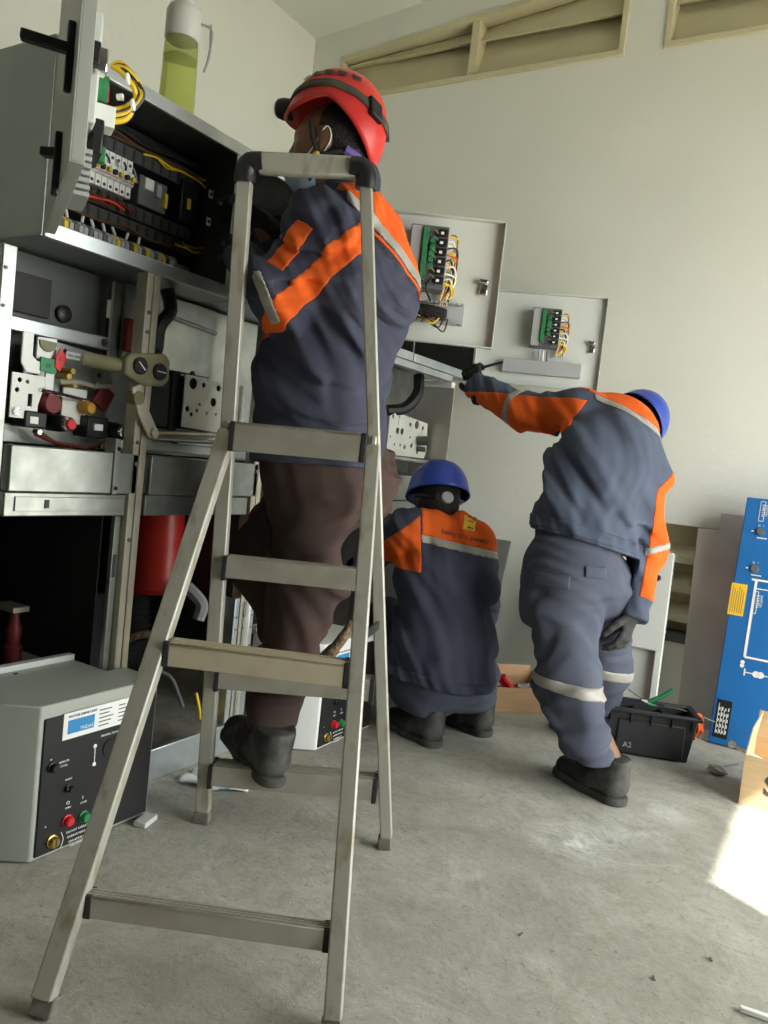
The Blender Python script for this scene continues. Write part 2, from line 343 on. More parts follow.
# louvred vents: frame members and tilted blades
def vent(name, x0, x1, z0, ztop, mulls, label, matn='vent', rows=None, mid=None, deep=.09):
    t = thing(name, ((x0+x1)/2, YB+.05, z0), label, 'vent')
    zt = (lambda x: ztop+.097*(x-V1[0])) if callable(mid) or mid else (lambda x: ztop)
    fr = 0.028
    MB().box((x0, YB-.012, z0), (x1, YB+deep, z0+fr)).build('frame', matn, t, .002)
    MB().prism([(x0, zt(x0)-fr), (x1, zt(x1)-fr), (x1, zt(x1)), (x0, zt(x0))], (0, YB-.012, 0), UX, UZ, UY, deep+.012).build('frame', matn, t, .002)
    for x in (x0, x1-fr): MB().box((x, YB-.012, z0+fr), (x+fr, YB+deep, zt(x)-fr)).build('frame', matn, t, .002)
    for x in mulls: MB().box((x-.022, YB-.004, z0+fr), (x+.022, YB+deep, zt(x)-fr)).build('mullion', matn, t, .002)
    xs = [x0+fr]+[q for m_ in mulls for q in (m_-.022, m_+.022)]+[x1-fr]
    for a, b in zip(xs[::2], xs[1::2]):
        for (za, zb) in rows:
            zb1, zb2 = min(zb, zt(a)-fr), min(zb, zt(b)-fr)
            vs = [(a, YB+.022, za), (b, YB+.022, za), (b, YB+deep, zb2), (a, YB+deep, zb1)]
            vs += [(x, y+.016, z) for x, y, z in vs]
            MB().add(vs, [(0,1,2,3),(7,6,5,4),(0,4,5,1),(1,5,6,2),(2,6,7,3),(3,7,4,0)]).build('louvre_blade', matn, t)
    MB().prism([(x0, z0), (x1, z0), (x1, zt(x1)), (x0, zt(x0))], (0, YB+deep+.017, 0), UX, UZ, UY, .01).build('back_board', 'vent', t)  # added board, keeps bright sky out of the gaps between blades
    return t
vent('wall_vent', V1[0], V1[1], 3.01, 3.263, [-1.993], 'long cream louvred vent with a sloping top above the red helmet', mid=True, rows=[(3.03, 3.235), (3.222, 3.45)])
vent('wall_vent', V2[0], V2[1], 3.01, 3.263, [0.0], 'cream louvred vent cut off by the top right picture corner', mid=True, rows=[(3.03, 3.235), (3.222, 3.45), (3.44, 3.63)])
lv = thing('floor_vent', ((LV[0]+LV[1])/2, YB+.05, .29), 'low cream louvred vent behind the leaning steel sheet', 'vent')
MB().box((LV[0], YB+.10, .29), (LV[1], YB+.115, .83)).build('back_board', 'vent', lv)
for z in (.655, .52, .385):
    vs = [(LV[0], YB-.005, z), (LV[1], YB-.005, z), (LV[1], YB+.10, z+.05), (LV[0], YB+.10, z+.05)]; vs += [(x, y, q+.03) for x, y, q in vs]
    MB().add(vs, [(0,1,2,3),(7,6,5,4),(0,4,5,1),(1,5,6,2),(2,6,7,3),(3,7,4,0)]).build('louvre_blade', 'cream', lv, .002)
MB().box((LV[0], YB-.004, .29), (LV[1], YB+.09, .335)).build('sill', 'ductd', lv)

# ---------------------------------------------------------------- switchgear row
XF = -1.60                                                # front plane of the cubicles
def cubicle(y0, y1, label, col='column', group=None, last=False, plate='galv', plinth=True):
    t = thing('switchgear_cubicle', (-1.95, (y0+y1)/2, 0), label, 'cabinet')
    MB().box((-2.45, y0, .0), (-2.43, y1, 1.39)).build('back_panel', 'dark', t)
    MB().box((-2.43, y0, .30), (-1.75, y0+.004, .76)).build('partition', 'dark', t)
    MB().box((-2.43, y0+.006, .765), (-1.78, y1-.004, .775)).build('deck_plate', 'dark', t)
    MB().box((XF-.03, y0+.02, .82), (XF, y1-.022, .925)).build('rail', 'galv', t, .003)
    MB().box((XF-.05, y0+.02, .762), (XF-.012, y1-.022, .818)).build('rail', 'galv', t, .003)
    if plinth: MB().box((XF-.022, y0, 0), (XF, y1-.002, .095)).build('plinth', 'galvb', t, .003)
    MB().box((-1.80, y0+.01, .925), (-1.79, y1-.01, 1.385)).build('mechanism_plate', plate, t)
    # twin columns at the far side
    for k, dx in (() if last else ((0, 0), (1, 0))):
        yy = y1-.046+k*.024
        m = MB().box((XF-.04, yy, .095), (XF, yy+.004, 1.39)).box((XF-.004, yy+.004, .095), (XF, yy+.020, 1.39)).box((XF-.04, yy+.018, .095), (XF-.004, yy+.022, 1.39))
        m.build('column', col, t, .0012)
    for z in (() if last else (1.29, 1.24, .955, .90, .70)):
        MB().cyl((XF-.001, y1-.034, z), (XF+.004, y1-.034, z), .0055, n=8).build('bolt', 'ductd', t)
    return t
cA = cubicle(1.055, 1.462, 'open switchgear cubicle with red and green position flags at the left edge', plate='plate_shaded', plinth=False)
cB = cubicle(1.462, 1.945, 'open switchgear cubicle with a red insulator behind the ladder leg')
cC = cubicle(1.945, 2.640, 'open switchgear cubicle hidden behind the man on the ladder', 'galvb', plinth=False)
cD = cubicle(2.640, 3.235, 'open switchgear cubicle beyond the crouching man in blue helmet', 'galvb', last=True)
# near end post of the row
MB().box((XF-.05, 1.022, .0), (XF, 1.055, 1.35)).build('end_post', 'galv', cA, .002)
MB().box((XF-.09, 1.018, .925), (XF-.05, 1.028, 1.35)).build('end_flange', 'labely', cA, .001)
for z in (1.30, 1.22, .94): MB().cyl((XF, 1.03, z), (XF+.003, 1.03, z), .004, n=8).build('bolt', 'ductd', cA)
# wide slotted strap on the lower rail
MB().box((XF-.012, 1.10, .775), (XF-.008, 1.40, .808)).build('strap', 'galv', cA, .001)
MB().box((XF-.0085, 1.175, .782), (XF-.006, 1.187, .802)).build('slot_plate', 'ink', cA)
MB().box((XF-.035, 1.355, .818), (XF+.006, 1.372, .96)).build('bracket', 'galv', cA, .002)
for z in (.835, .935): MB().cyl((XF+.005, 1.363, z), (XF+.010, 1.363, z), .006, n=6).build('bolt', 'chrome', cA)

# --- operating mechanism of the near cubicle
XM = -1.70
def yz(px_, py_, X=XM): p = pX(px_, py_, X); return (p.y, p.z)
def boxat(name, px0, py0, px1, py1, X, t, m, parent, bev=.002):
    a, b = yz(px0, py0, X), yz(px1, py1, X)
    return MB().box((X-t, min(a[0], b[0]), min(a[1], b[1])), (X, max(a[0], b[0]), max(a[1], b[1]))).build(name, m, parent, bev)
MB().box((XM-.05, 1.10, 1.188), (XM-.03, 1.43, 1.222)).build('cross_bar', 'galvb', cA, .003)
MB().cyl((XM-.03, 1.128, 1.205), (XM-.018, 1.128, 1.205), .011, n=6).build('bolt', 'chrome', cA)
MB().cyl((XM-.03, 1.395, 1.205), (XM-.018, 1.395, 1.205), .011, n=6).build('bolt', 'chrome', cA)
MB().box((-1.789, 1.12, 1.24), (-1.775, 1.27, 1.335)).build('window_plate', 'dark', cA, .002)
MB().lathe((-1.789, 1.315, 1.262), UX, [(.022, 0), (.022, .01), (.016, .014), (.0, .014)]).build('round_socket', 'black', cA, smooth=True)
sheet('mounting_plate', [(1.185, 1.06), (1.43, 1.00), (1.455, 1.06), (1.45, 1.17), (1.24, 1.185), (1.185, 1.15)], [circ(1.295, 1.165, .006), circ(1.405, 1.12, .008), circ(1.31, 1.05, .007)], (XM-.045, 0, 0), UY, UZ, .006, 'galv', cA)
sheet('bracket_plate', [(1.128, .985), (1.20, .985), (1.20, 1.02), (1.215, 1.07), (1.215, 1.09), (1.128, 1.09)], [circ(1.148, 1.074, .006), circ(1.168, 1.072, .005), circ(1.143, 1.05, .006), rect(1.172, 1.015, 1.184, 1.045)], (XM, 0, 0), UY, UZ, .004, 'plate', cA)
MB().cyl((XM+.004, 1.143, 1.0), (XM+.012, 1.143, 1.0), .010, n=6).build('bolt', 'chrome', cA)
# white L-shaped indicator arm
MB().prism([(1.143, 1.188), (1.172, 1.188), (1.172, 1.135), (1.185, 1.124), (1.195, 1.124), (1.195, 1.094), (1.158, 1.094), (1.143, 1.115)], (XM+.005, 0, 0), UY, UZ, UX, .006).build('indicator_arm', 'white', cA, .002)
fl = MB().prism([(1.188, 1.182), (1.240, 1.185), (1.240, 1.05), (1.218, 1.05), (1.215, 1.13), (1.188, 1.13)], (XM-.004, 0, 0), UY, UZ, UX, .006).build('indicator_flag', 'white', cA, .001)
MB().prism([(1.196+.024*math.cos(a)+.018, 1.176+.026*math.sin(a)) for a in [math.pi+math.pi*i/10 for i in range(11)]], (XM+.003, 0, 0), UY, UZ, UX, .004).build('flag_disc', 'khaki', cA, .001)
MB().prism([(1.192, 1.102), (1.236, 1.100), (1.236, 1.134), (1.192, 1.136)], (XM+.010, 0, 0), UY, UZ, UX, .004).build('green_flag', 'green', cA, .001)
MB().prism([(1.229, 1.118), (1.243, 1.106), (1.258, 1.136), (1.258, 1.150), (1.240, 1.164), (1.230, 1.140)], (XM+.013, 0, 0), UY, UZ, UX, .004).build('red_flag', 'red', cA, .001)
text('flag_letter', 'I', .018, (XM+.0178, 1.241, 1.133), UY, UZ, 'ink', cA, align='CENTER'); text('flag_letter', 'O', .016, (XM+.0146, 1.212, 1.112), UY, UZ, 'ink', cA, align='CENTER')
MB().box((XM-.039, 1.298, 1.148), (XM-.0375, 1.340, 1.166)).build('rating_label', 'labelw', cA); text('label_text', '24kV 630A', .0085, (XM-.0372, 1.301, 1.154), UY, UZ, 'ink', cA)
MB().cyl((XM+.01, 1.20, 1.058), (XM+.0, 1.345, 1.048), .005, n=8).build('tie_rod', 'chrome', cA)
MB().tube([(XM+.0, 1.26, 1.085), (XM+.015, 1.30, 1.09), (XM+.0, 1.36, 1.088), (XM, 1.42, 1.095)], .006).build('link_rod', 'column', cA, smooth=True)
for y, z in ((1.275, 1.10), (1.295, 1.082), (1.285, 1.115), (1.36, 1.09)): MB().cyl((XM-.03, y, z), (XM+.012, y, z), .008, n=6).build('spring_pin', 'brass' if y < 1.3 else 'galv', cA)
# counter, buttons, knob
MB().box((XM-.03, 1.288, .985), (XM-.024, 1.36, 1.075)).build('button_bracket', 'white', cA, .002)
MB().lathe((XM-.03, 1.232, 1.028), UX, [(.026, 0), (.026, .035), (.022, .05), (0, .05)]).build('maroon_roller', 'maroon', cA, smooth=True)
for y in (1.188, 1.205, 1.262): MB().cyl((XM-.03, y, 1.005), (XM-.03, y, 1.06), .007, n=8).build('spring_post', 'galv', cA, smooth=True)
def pushbutton(y, z, m, parent, r=.021, X=XM-.03, ring='black'):
    b = MB().lathe((X, y, z), UX, [(r*1.25, 0), (r*1.25, .045), (r*1.1, .055), (r*1.1, .07), (r*.9, .075), (0, .075)]).build('push_button', ring, parent, smooth=True)
    MB().lathe((X+.07, y, z), UX, [(r*1.05, 0), (r*1.05, .010), (r*.85, .012), (r*.85, .006), (0, .006)]).build('bezel', 'chrome', b, smooth=True)
    MB().lathe((X+.07, y, z), UX, [(r*.82, 0), (r*.82, .016), (r*.7, .02), (0, .02)]).build('button_cap', m, b, smooth=True)
pushbutton(1.258, .983, 'red', cA, .017)
pushbutton(1.432, .978, 'teal', cA, .019)
MB().box((XM-.05, 1.165, .965), (XM+.01, 1.225, 1.005)).build('contact_block', 'black', cA, .004)
MB().box((XM-.05, 1.345, .955), (XM+.005, 1.412, 1.01)).build('contact_block', 'black', cA, .004)
for a, b in ((1.178, 1.20), (1.362, 1.39)): MB().box((XM+.004, a, .975), (XM+.0115, b, .992)).build('contact_label', 'labelw', cA, .001)
MB().lathe((XM-.02, 1.346, 1.030), UX, [(.016, 0), (.016, .03), (.012, .036), (0, .036)]).build('selector_knob', 'amber', cA, smooth=True)
MB().obox((XM-.01, 1.398, 1.062), (.006, 0, 0), (0, .021, -.012), (0, .014, .024)).build('warning_plate', 'maroon', cA, .001)
MB().tube([(XM, 1.215, .955), (XM+.01, 1.28, .925), (XM+.01, 1.36, .93), (XM, 1.41, .95)], .005).build('control_wire', 'brown', cA, smooth=True)
MB().tube([(XM, 1.20, .95), (XM+.02, 1.25, .935), (XM+.02, 1.33, .928)], .004).build('control_wire', 'maroon', cA, smooth=True)
for y, z in ((1.20, .957), (1.292, .93), (1.385, .935)): MB().cyl((XM, y, z), (XM+.02, y, z), .007, n=6).build('screw', 'chrome', cA)
MB().box((-1.789, 1.07, 1.08), (-1.74, 1.11, 1.185)).build('latch_block', 'galv', cA, .003)
MB().box((XM-.06, 1.09, .925), (XM-.05, 1.44, .97)).build('lower_bracket', 'galv', cA, .002)
# lower compartment of the near cubicle: busbars, cable boots, teal plate
MB().box((-2.35, 1.07, .10), (-1.80, 1.10, .42)).build('cable_support', 'tealp', cA, .003)
MB().box((-2.20, 1.06, .30), (-2.15, 1.43, .44)).build('teal_plate', 'tealp', cA, .003)
for y in (1.14, 1.25, 1.36):
    MB().lathe((-1.95, y, .30), UZ, [(.024, 0), (.026, .05), (.018, .06), (.022, .10), (.015, .12), (.010, .16), (0, .16)]).build('cable_boot', 'maroon', cA, smooth=True)
    MB().box((-2.02, y-.02, .45), (-1.93, y+.03, .465)).build('busbar', 'column', cA, .001)
MB().tube([(-2.1, 1.05, .60), (-2.1, 1.20, .66), (-2.0, 1.40, .76)], .006).build('earth_cable', 'maroon', cA, smooth=True)
MB().tube([(-2.1, 1.0, .70), (-2.1, 1.12, .73), (-2.05, 1.18, .76)], .005).build('earth_cable', 'maroon', cA, smooth=True)
MB().tube([(-1.78, 1.03, .60), (-1.75, 1.09, .57), (-1.75, 1.085, .50), (-1.8, 1.05, .46)], .018).build('grey_connector', 'duct', cA, smooth=True)
MB().box((XF-.035, 1.395, .16), (XF-.02, 1.414, .76)).build('slotted_upright', 'galv', cA, .001)
MB().box((XF-.0195, 1.398, .60), (XF-.018, 1.408, .66)).build('slot_plate', 'ink', cA)

# --- second cubicle: khaki interlock block, crank, perforated plate, red insulator
XI = -1.588                                                # the interlock sits proud of the column
ik = XI/XM
def iy(y): return y*ik
def iz(z): return H+(z-H)*ik
kn = MB().prism([(iy(q[0]), iz(q[1])) for q in ((1.440, 1.13), (1.50, 1.112), (1.575, 1.115), (1.595, 1.135), (1.595, 1.19), (1.575, 1.207), (1.46, 1.19), (1.440, 1.175))], (XI-.012, 0, 0), UY, UZ, UX, .03).build('interlock_block', 'khaki', cA, .006)
MB().cyl((XI-.06, iy(1.37), iz(1.158)), (XI-.01, iy(1.45), iz(1.153)), .018, n=16).build('interlock_barrel', 'khaki', kn, smooth=True)
for y, z in ((1.485, 1.160), (1.555, 1.154)):
    q = MB().lathe((XI+.018, iy(y), iz(z)), UX, [(.022, 0), (.022, .006), (.019, .009), (0, .009)]).build('keyhole_cap', 'black', kn, smooth=True)
    d = Vector((0, math.cos(.7 if y < 1.5 else .05), -math.sin(.7 if y < 1.5 else .05))); c0 = Vector((XI+.0275, iy(y), iz(z)))
    MB().bar(c0-d*.014, c0+d*.014, .002, .004, (1, 0, 0)).build('key_slot', 'labelw', q)
MB().cyl((XI-.02, iy(1.50), iz(1.075)), (XI+.012, iy(1.50), iz(1.075)), .018, n=12).build('crank_hub', 'khaki', cA, smooth=True)
MB().prism([(iy(p), iz(q)) for p, q in ((1.475, 1.10), (1.505, 1.115), (1.53, 1.06), (1.585, .985), (1.578, .968), (1.55, .97), (1.505, 1.03))], (XI, 0, 0), UY, UZ, UX, .010).build('crank_arm', 'column', cA, .003)
MB().cyl((XI-.01, iy(1.562), iz(.985)), (XI+.018, iy(1.562), iz(.985)), .013, n=6).build('crank_bolt', 'column', cA)
MB().box((-1.770, 1.678, 1.008), (XM-.008, 1.92, 1.160)).build('dark_backing', 'dark', cB, .002)  # added dark backing, makes the plate holes read as shaded
MB().cyl((XM+.0, 1.575, .985), (XM-.01, 1.85, 1.002), .009, n=10).build('tie_rod', 'column', cB, smooth=True)
MB().cyl((XM+.0, 1.575, .968), (XM-.01, 1.85, .978), .006, n=10).build('tie_rod', 'galv', cB, smooth=True)
MB().box((-1.79, 1.57, 1.005), (-1.72, 1.665, 1.155)).build('gear_block', 'blackm', cB, .004)
MB().box((-1.789, 1.64, 1.0), (-1.715, 1.672, 1.17)).build('gear_side', 'dark', cB, .003)
perf_out = [(1.672, 1.012), (1.925, 1.005), (1.935, 1.05), (1.925, 1.165), (1.85, 1.160), (1.76, 1.158), (1.755, 1.165), (1.672, 1.165)]
sheet('perforated_plate', perf_out, [circ(1.705, 1.142, .017), circ(1.748, 1.143, .008), circ(1.812, 1.142, .010), circ(1.795, 1.098, .013), circ(1.738, 1.085, .005), circ(1.728, 1.065, .0055), circ(1.708, 1.052, .007), circ(1.77, 1.062, .0045), circ(1.81, 1.062, .0045), circ(1.69, 1.066, .009), circ(1.88, 1.10, .012), circ(1.86, 1.14, .008)], (XM, 0, 0), UY, UZ, .004, 'plate', cB)
MB().box((XM-.06, 1.68, .96), (XM-.015, 1.86, .975)).build('shelf', 'galv', cB, .002)
MB().box((-1.785, 1.50, 1.175), (-1.77, 1.85, 1.385)).build('blank_plate', 'galv', cB, .002)
for y in (1.64, 1.77): MB().cyl((-1.77, y, 1.178), (-1.765, y, 1.178), .008, n=8).build('screw', 'ink', cB)
MB().cyl((-1.765, 1.56, 1.335), (-1.765, 1.85, 1.315), .006, n=8).build('push_rod', 'galvb', cB, smooth=True)
MB().tube([(XM, 1.575, 1.386), (XM+.01, 1.585, 1.33), (XM, 1.56, 1.28), (XM-.01, 1.565, 1.22), (XM, 1.54, 1.18)], .019).build('cable_sleeve', 'black', cB, smooth=True)
MB().box((-1.77, 1.49, 1.20), (-1.745, 1.53, 1.29)).build('wire_block', 'maroon', cB, .004)
MB().box((XM-.05, 1.49, .935), (XM-.04, 1.85, .965)).build('lower_bracket', 'plate', cB, .002)
MB().box((XF-.004, 1.775, .90), (XF-.001, 1.80, .935)).build('white_tag', 'labelw', cB)
MB().lathe((-1.90, 1.80, .48), UZ, [(.085, 0), (.105, .02), (.098, .10), (.092, .22), (.085, .30), (0, .30)], n=28).build('red_insulator', 'redi', cB, smooth=True)
bl = []
for k in range(8): bl += [(.045, .30+.022*k), (.058, .311+.022*k)]
MB().lathe((-1.90, 1.74, 0), UZ, bl+[(.04, .48)], n=20).build('bellows_boot', 'rubber', cB, smooth=True)
MB().tube([(-1.85, 1.62, .33), (-1.8, 1.68, .37), (-1.78, 1.76, .36), (-1.8, 1.80, .33)], .012).build('copper_link', 'rope', cB, smooth=True)
MB().tube([(-1.74, 1.80, .52), (-1.70, 1.83, .47), (-1.70, 1.82, .42)], .020).build('grey_connector', 'duct', cB, smooth=True)
MB().tube([(-1.72, 1.68, .28), (-1.70, 1.73, .25), (-1.69, 1.78, .15)], .006).build('loop_wire', 'ductd', cB, smooth=True)
MB().tube([(-1.66, 1.80, .20), (-1.65, 1.81, .15), (-1.66, 1.83, .11)], .005).build('yellow_tag', 'yellow', cB, smooth=True)
MB().box((-2.2, 1.48, .12), (-2.15, 1.85, .42)).build('rear_plate', 'dark', cB)
# third cubicle: bright uprights seen under the steps
for k in range(3):
    yy = 1.872+k*.036
    u_ = MB().box((XF-.05, yy, .10), (XF, yy+.004, .50-.012*k)).box((XF-.004, yy+.004, .10), (XF, yy+.022, .50-.012*k)).build('upright', 'galvb', cB, .001)
    for z in (.44, .40, .34, .28): MB().cyl((XF, yy+.013, z), (XF+.003, yy+.013, z), .004, n=8).build('bolt', 'galv', u_)
MB().box((-1.785, 1.96, .93), (-1.77, 2.60, 1.38)).build('blank_plate', 'galv', cC, .002)
# fourth cubicle: plate with holes, black hose, end panel
sheet('perforated_plate', [(2.85, 1.005), (3.19, 1.005), (3.205, 1.04), (3.19, 1.165), (2.90, 1.185), (2.85, 1.165)], [circ(2.875, 1.165, .009), circ(2.93, 1.168, .006), circ(2.925, 1.11, .014), circ(2.965, 1.11, .014), circ(3.03, 1.145, .010), circ(3.09, 1.15, .019), circ(3.15, 1.14, .010), circ(2.87, 1.08, .006), circ(2.91, 1.05, .006), circ(2.96, 1.05, .007), circ(3.0, 1.045, .009), circ(3.06, 1.055, .010), circ(3.04, 1.09, .006), circ(3.12, 1.03, .008)], (XM, 0, 0), UY, UZ, .004, 'plate', cD)
MB().box((XM+.004, 2.925, 1.135), (XM+.006, 2.975, 1.158)).build('rating_label', 'labelw', cD)
MB().tube([(XM+.02, 3.03, 1.36), (XM+.04, 3.0, 1.28), (XM+.02, 2.94, 1.21), (XM-.03, 2.88, 1.19)], .025).build('cable_sleeve', 'black', cD, smooth=True)
MB().cyl((XM+.004, 3.11, 1.08), (XM+.05, 3.13, 1.085), .022, n=14).build('shaft_hub', 'galv', cD, smooth=True)
MB().cyl((XM+.004, 3.11, 1.045), (XM+.04, 3.13, 1.045), .012, n=10).build('shaft_pin', 'galv', cD, smooth=True)
MB().cyl((XM+.02, 2.70, .995), (XM+.03, 3.19, .990), .009, n=10).build('tie_rod', 'galvb', cD, smooth=True)
MB().box((-2.43, 3.228, .095), (XF, 3.236, 1.345)).build('end_panel', 'galvd', cD)
MB().box((-2.0, 3.20, 1.335), (XF, 3.236, 1.36)).build('end_rail', 'white', cD, .002)
MB().box((XF-.03, 2.66, 1.36), (XF, 3.20, 1.388)).build('upper_rail', 'galvb', cD, .002)
# ---------------------------------------------------------------- low voltage compartments on top of the row
Z0, Z1, XB = 1.392, 1.822, -2.10
def lv_box(y0, y1, label, flange=True):
    t = thing('control_compartment', (-1.85, (y0+y1)/2, Z0), label, 'cabinet')
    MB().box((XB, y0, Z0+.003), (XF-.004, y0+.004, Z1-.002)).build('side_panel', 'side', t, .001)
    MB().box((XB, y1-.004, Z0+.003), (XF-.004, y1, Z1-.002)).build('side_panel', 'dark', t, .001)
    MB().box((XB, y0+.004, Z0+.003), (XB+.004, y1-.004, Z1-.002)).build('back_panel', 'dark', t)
    MB().box((XB, y0, Z1-.002), (XF-.006, y1, Z1+.002)).build('top_panel', 'galv', t)
    MB().box((XB, y0, Z0), (XF-.006, y1, Z0+.003)).build('bottom_panel', 'side', t)
    MB().box((XF-.012, y0+.004, Z1-.030), (XF, y1, Z1+.003)).build('top_rail', 'galvb', t, .002)
    MB().box((XF-.014, y0+.006, Z0-.001), (XF, y1, Z0+.034)).build('bottom_rail', 'galvb', t, .002)
    return t
L1 = lv_box(1.110, 1.757, 'open control compartment full of breakers and wiring at upper left')
L2 = lv_box(1.762, 2.262, 'open control compartment hidden behind the man on the ladder')
L3 = lv_box(2.267, 2.822, 'open control compartment behind the first open grey door')
L4 = lv_box(2.827, 3.40, 'farthest open control compartment, reached by the bending man')
MB().box((XF-.006, 1.702, Z0+.034), (XF-.002, 1.757, Z1-.030)).build('side_flange', 'greyl', L1, .001)
for z in (1.47, 1.76): MB().cyl((XF-.003, 1.735, z), (XF+.001, 1.735, z), .004, n=8).build('bolt', 'ink', L1)
for y in (1.735, 1.15): MB().cyl((XF-.001, y, Z1-.014), (XF+.003, y, Z1-.014), .005, n=8).build('bolt', 'chrome', L1)
# mounting plate, ducts, breakers, terminals
MB().box((-1.83, 1.12, 1.43), (-1.82, 1.75, 1.81)).build('mounting_plate', 'dark', L1)
mcb_y0, mcb_y1, nb = 1.315, 1.470, 8; bw = (mcb_y1-mcb_y0)/nb
for i in range(nb):
    y = mcb_y0+i*bw
    b = MB().prism([(-1.82, 1.600), (-1.755, 1.600), (-1.755, 1.628), (-1.745, 1.632), (-1.745, 1.662), (-1.755, 1.668), (-1.755, 1.698), (-1.82, 1.698)], (0, y+.0008, 0), UX, UZ, UY, bw-.0016).build('circuit_breaker', 'white', L1, .001)
    MB().box((-1.745, y+.005, 1.640), (-1.733, y+bw-.005, 1.652)).build('toggle', 'yellow' if i % 2 else 'black', b, .001)
    MB().box((-1.7449, y+.002, 1.634), (-1.744, y+bw-.002, 1.6385)).build('print_strip', mat('pink_print', (.45, .22, .22), .6) if i == 0 else bpy.data.materials['pink_print'], b)
    for z in (1.610, 1.684): MB().cyl((-1.756, y+bw/2, z), (-1.7535, y+bw/2, z), .0042, n=10).build('screw_hole', 'ink', b)
for z0, z1, y0, y1, m_ in ((1.555, 1.59, 1.20, 1.70, 'ductk'), (1.515, 1.55, 1.20, 1.72, 'ductk'), (1.70, 1.735, 1.20, 1.72, 'ductk')):
    d_ = MB().box((-1.82, y0, z0), (-1.76, y1, z1)).build('wiring_duct', m_, L1, .002)
    n_ = 16
    for k in range(n_):
        y = y0+(k+.5)*(y1-y0)/n_
        MB().box((-1.761, y-.006, z0+.004), (-1.7585, y+.002, z1-.004)).build('duct_slot', 'black', d_)
random.seed(4)
# DIN rail with terminals along the bottom
MB().box((-1.80, 1.16, 1.455), (-1.79, 1.74, 1.49)).build('din_rail', 'galvb', L1, .001)
for k in range(30):
    y = 1.20+k*.0145
    m_ = 'yellow' if k in (4, 15, 19, 22, 26) else ('duct' if k % 3 else 'ductd')
    tb = MB().prism([(-1.79, 1.445), (-1.745, 1.450), (-1.73, 1.46), (-1.73, 1.478), (-1.745, 1.49), (-1.79, 1.495)], (0, y, 0), UX, UZ, UY, .0125).build('terminal_block', m_, L1, .0008)
for k in range(9):
    y = 1.215+k*.037+random.uniform(-.004, .004)
    MB().cyl((-1.76, y, 1.495), (-1.765, y+random.uniform(-.01, .01), 1.515), .004, n=6).build('wire_ferrule', 'labelw', L1)
# relays and contactor at the right
MB().box((-1.82, 1.50, 1.60), (-1.76, 1.60, 1.68)).build('contactor', 'ductd', L1, .003)
MB().box((-1.762, 1.515, 1.645), (-1.752, 1.545, 1.675)).build('relay', 'labelw', L1, .002)
MB().box((-1.762, 1.555, 1.635), (-1.75, 1.572, 1.67)).build('relay', 'duct', L1, .002)
MB().box((-1.762, 1.585, 1.615), (-1.75, 1.597, 1.655)).build('yellow_relay', 'yellow', L1, .002)
MB().box((-1.82, 1.645, 1.60), (-1.75, 1.71, 1.72)).build('timer_relay', 'black', L1, .004)
MB().box((-1.751, 1.668, 1.64), (-1.7485, 1.682, 1.67)).build('relay_sticker', 'yellow', L1)
MB().box((-1.82, 1.50, 1.435), (-1.80, 1.70, 1.475)).build('blank_strip', 'galvb', L1, .001)
for z in (1.705, 1.625):
    s_ = MB().box((-1.735, 1.735, z-.012), (-1.733, 1.752, z+.012)).build('socket_clip', 'labelw', L1)
    MB().cyl((-1.733, 1.7435, z), (-1.7315, 1.7435, z), .005, n=8).build('clip_hole', 'ink', s_)
wi = 0
for i, (m_, z, y0, y1) in enumerate([('maroon', 1.575, 1.22, 1.47), ('orangew', 1.567, 1.25, 1.45), ('maroon', 1.562, 1.20, 1.40), ('brown', 1.74, 1.22, 1.72), ('yellow', 1.735, 1.50, 1.73), ('yellow', 1.728, 1.55, 1.74), ('brown', 1.748, 1.30, 1.74), ('brass', 1.545, 1.66, 1.75), ('yellow', 1.53, 1.64, 1.74), ('brown', 1.52, 1.24, 1.62), ('black', 1.76, 1.22, 1.70)]):
    pts = [(-1.752+random.uniform(-.004, .004), y0+(y1-y0)*q/5, z+random.uniform(-.007, .007)) for q in range(6)]
    MB().tube(pts, .003 if m_ != 'black' else .008, n=6, sub=3).build('wire', m_, L1, smooth=True)
for k in range(12):
    y = 1.33+k*.014; zz = 1.60 if k % 2 else 1.695
    MB().tube([(-1.763, y, zz-.005), (-1.750, y+.002, zz-.02), (-1.756, y+random.uniform(-.01, .02), zz-.045)], .0022, n=5, sub=3).build('wire', ('black', 'brown', 'duct', 'maroon')[k % 4], L1, smooth=True)

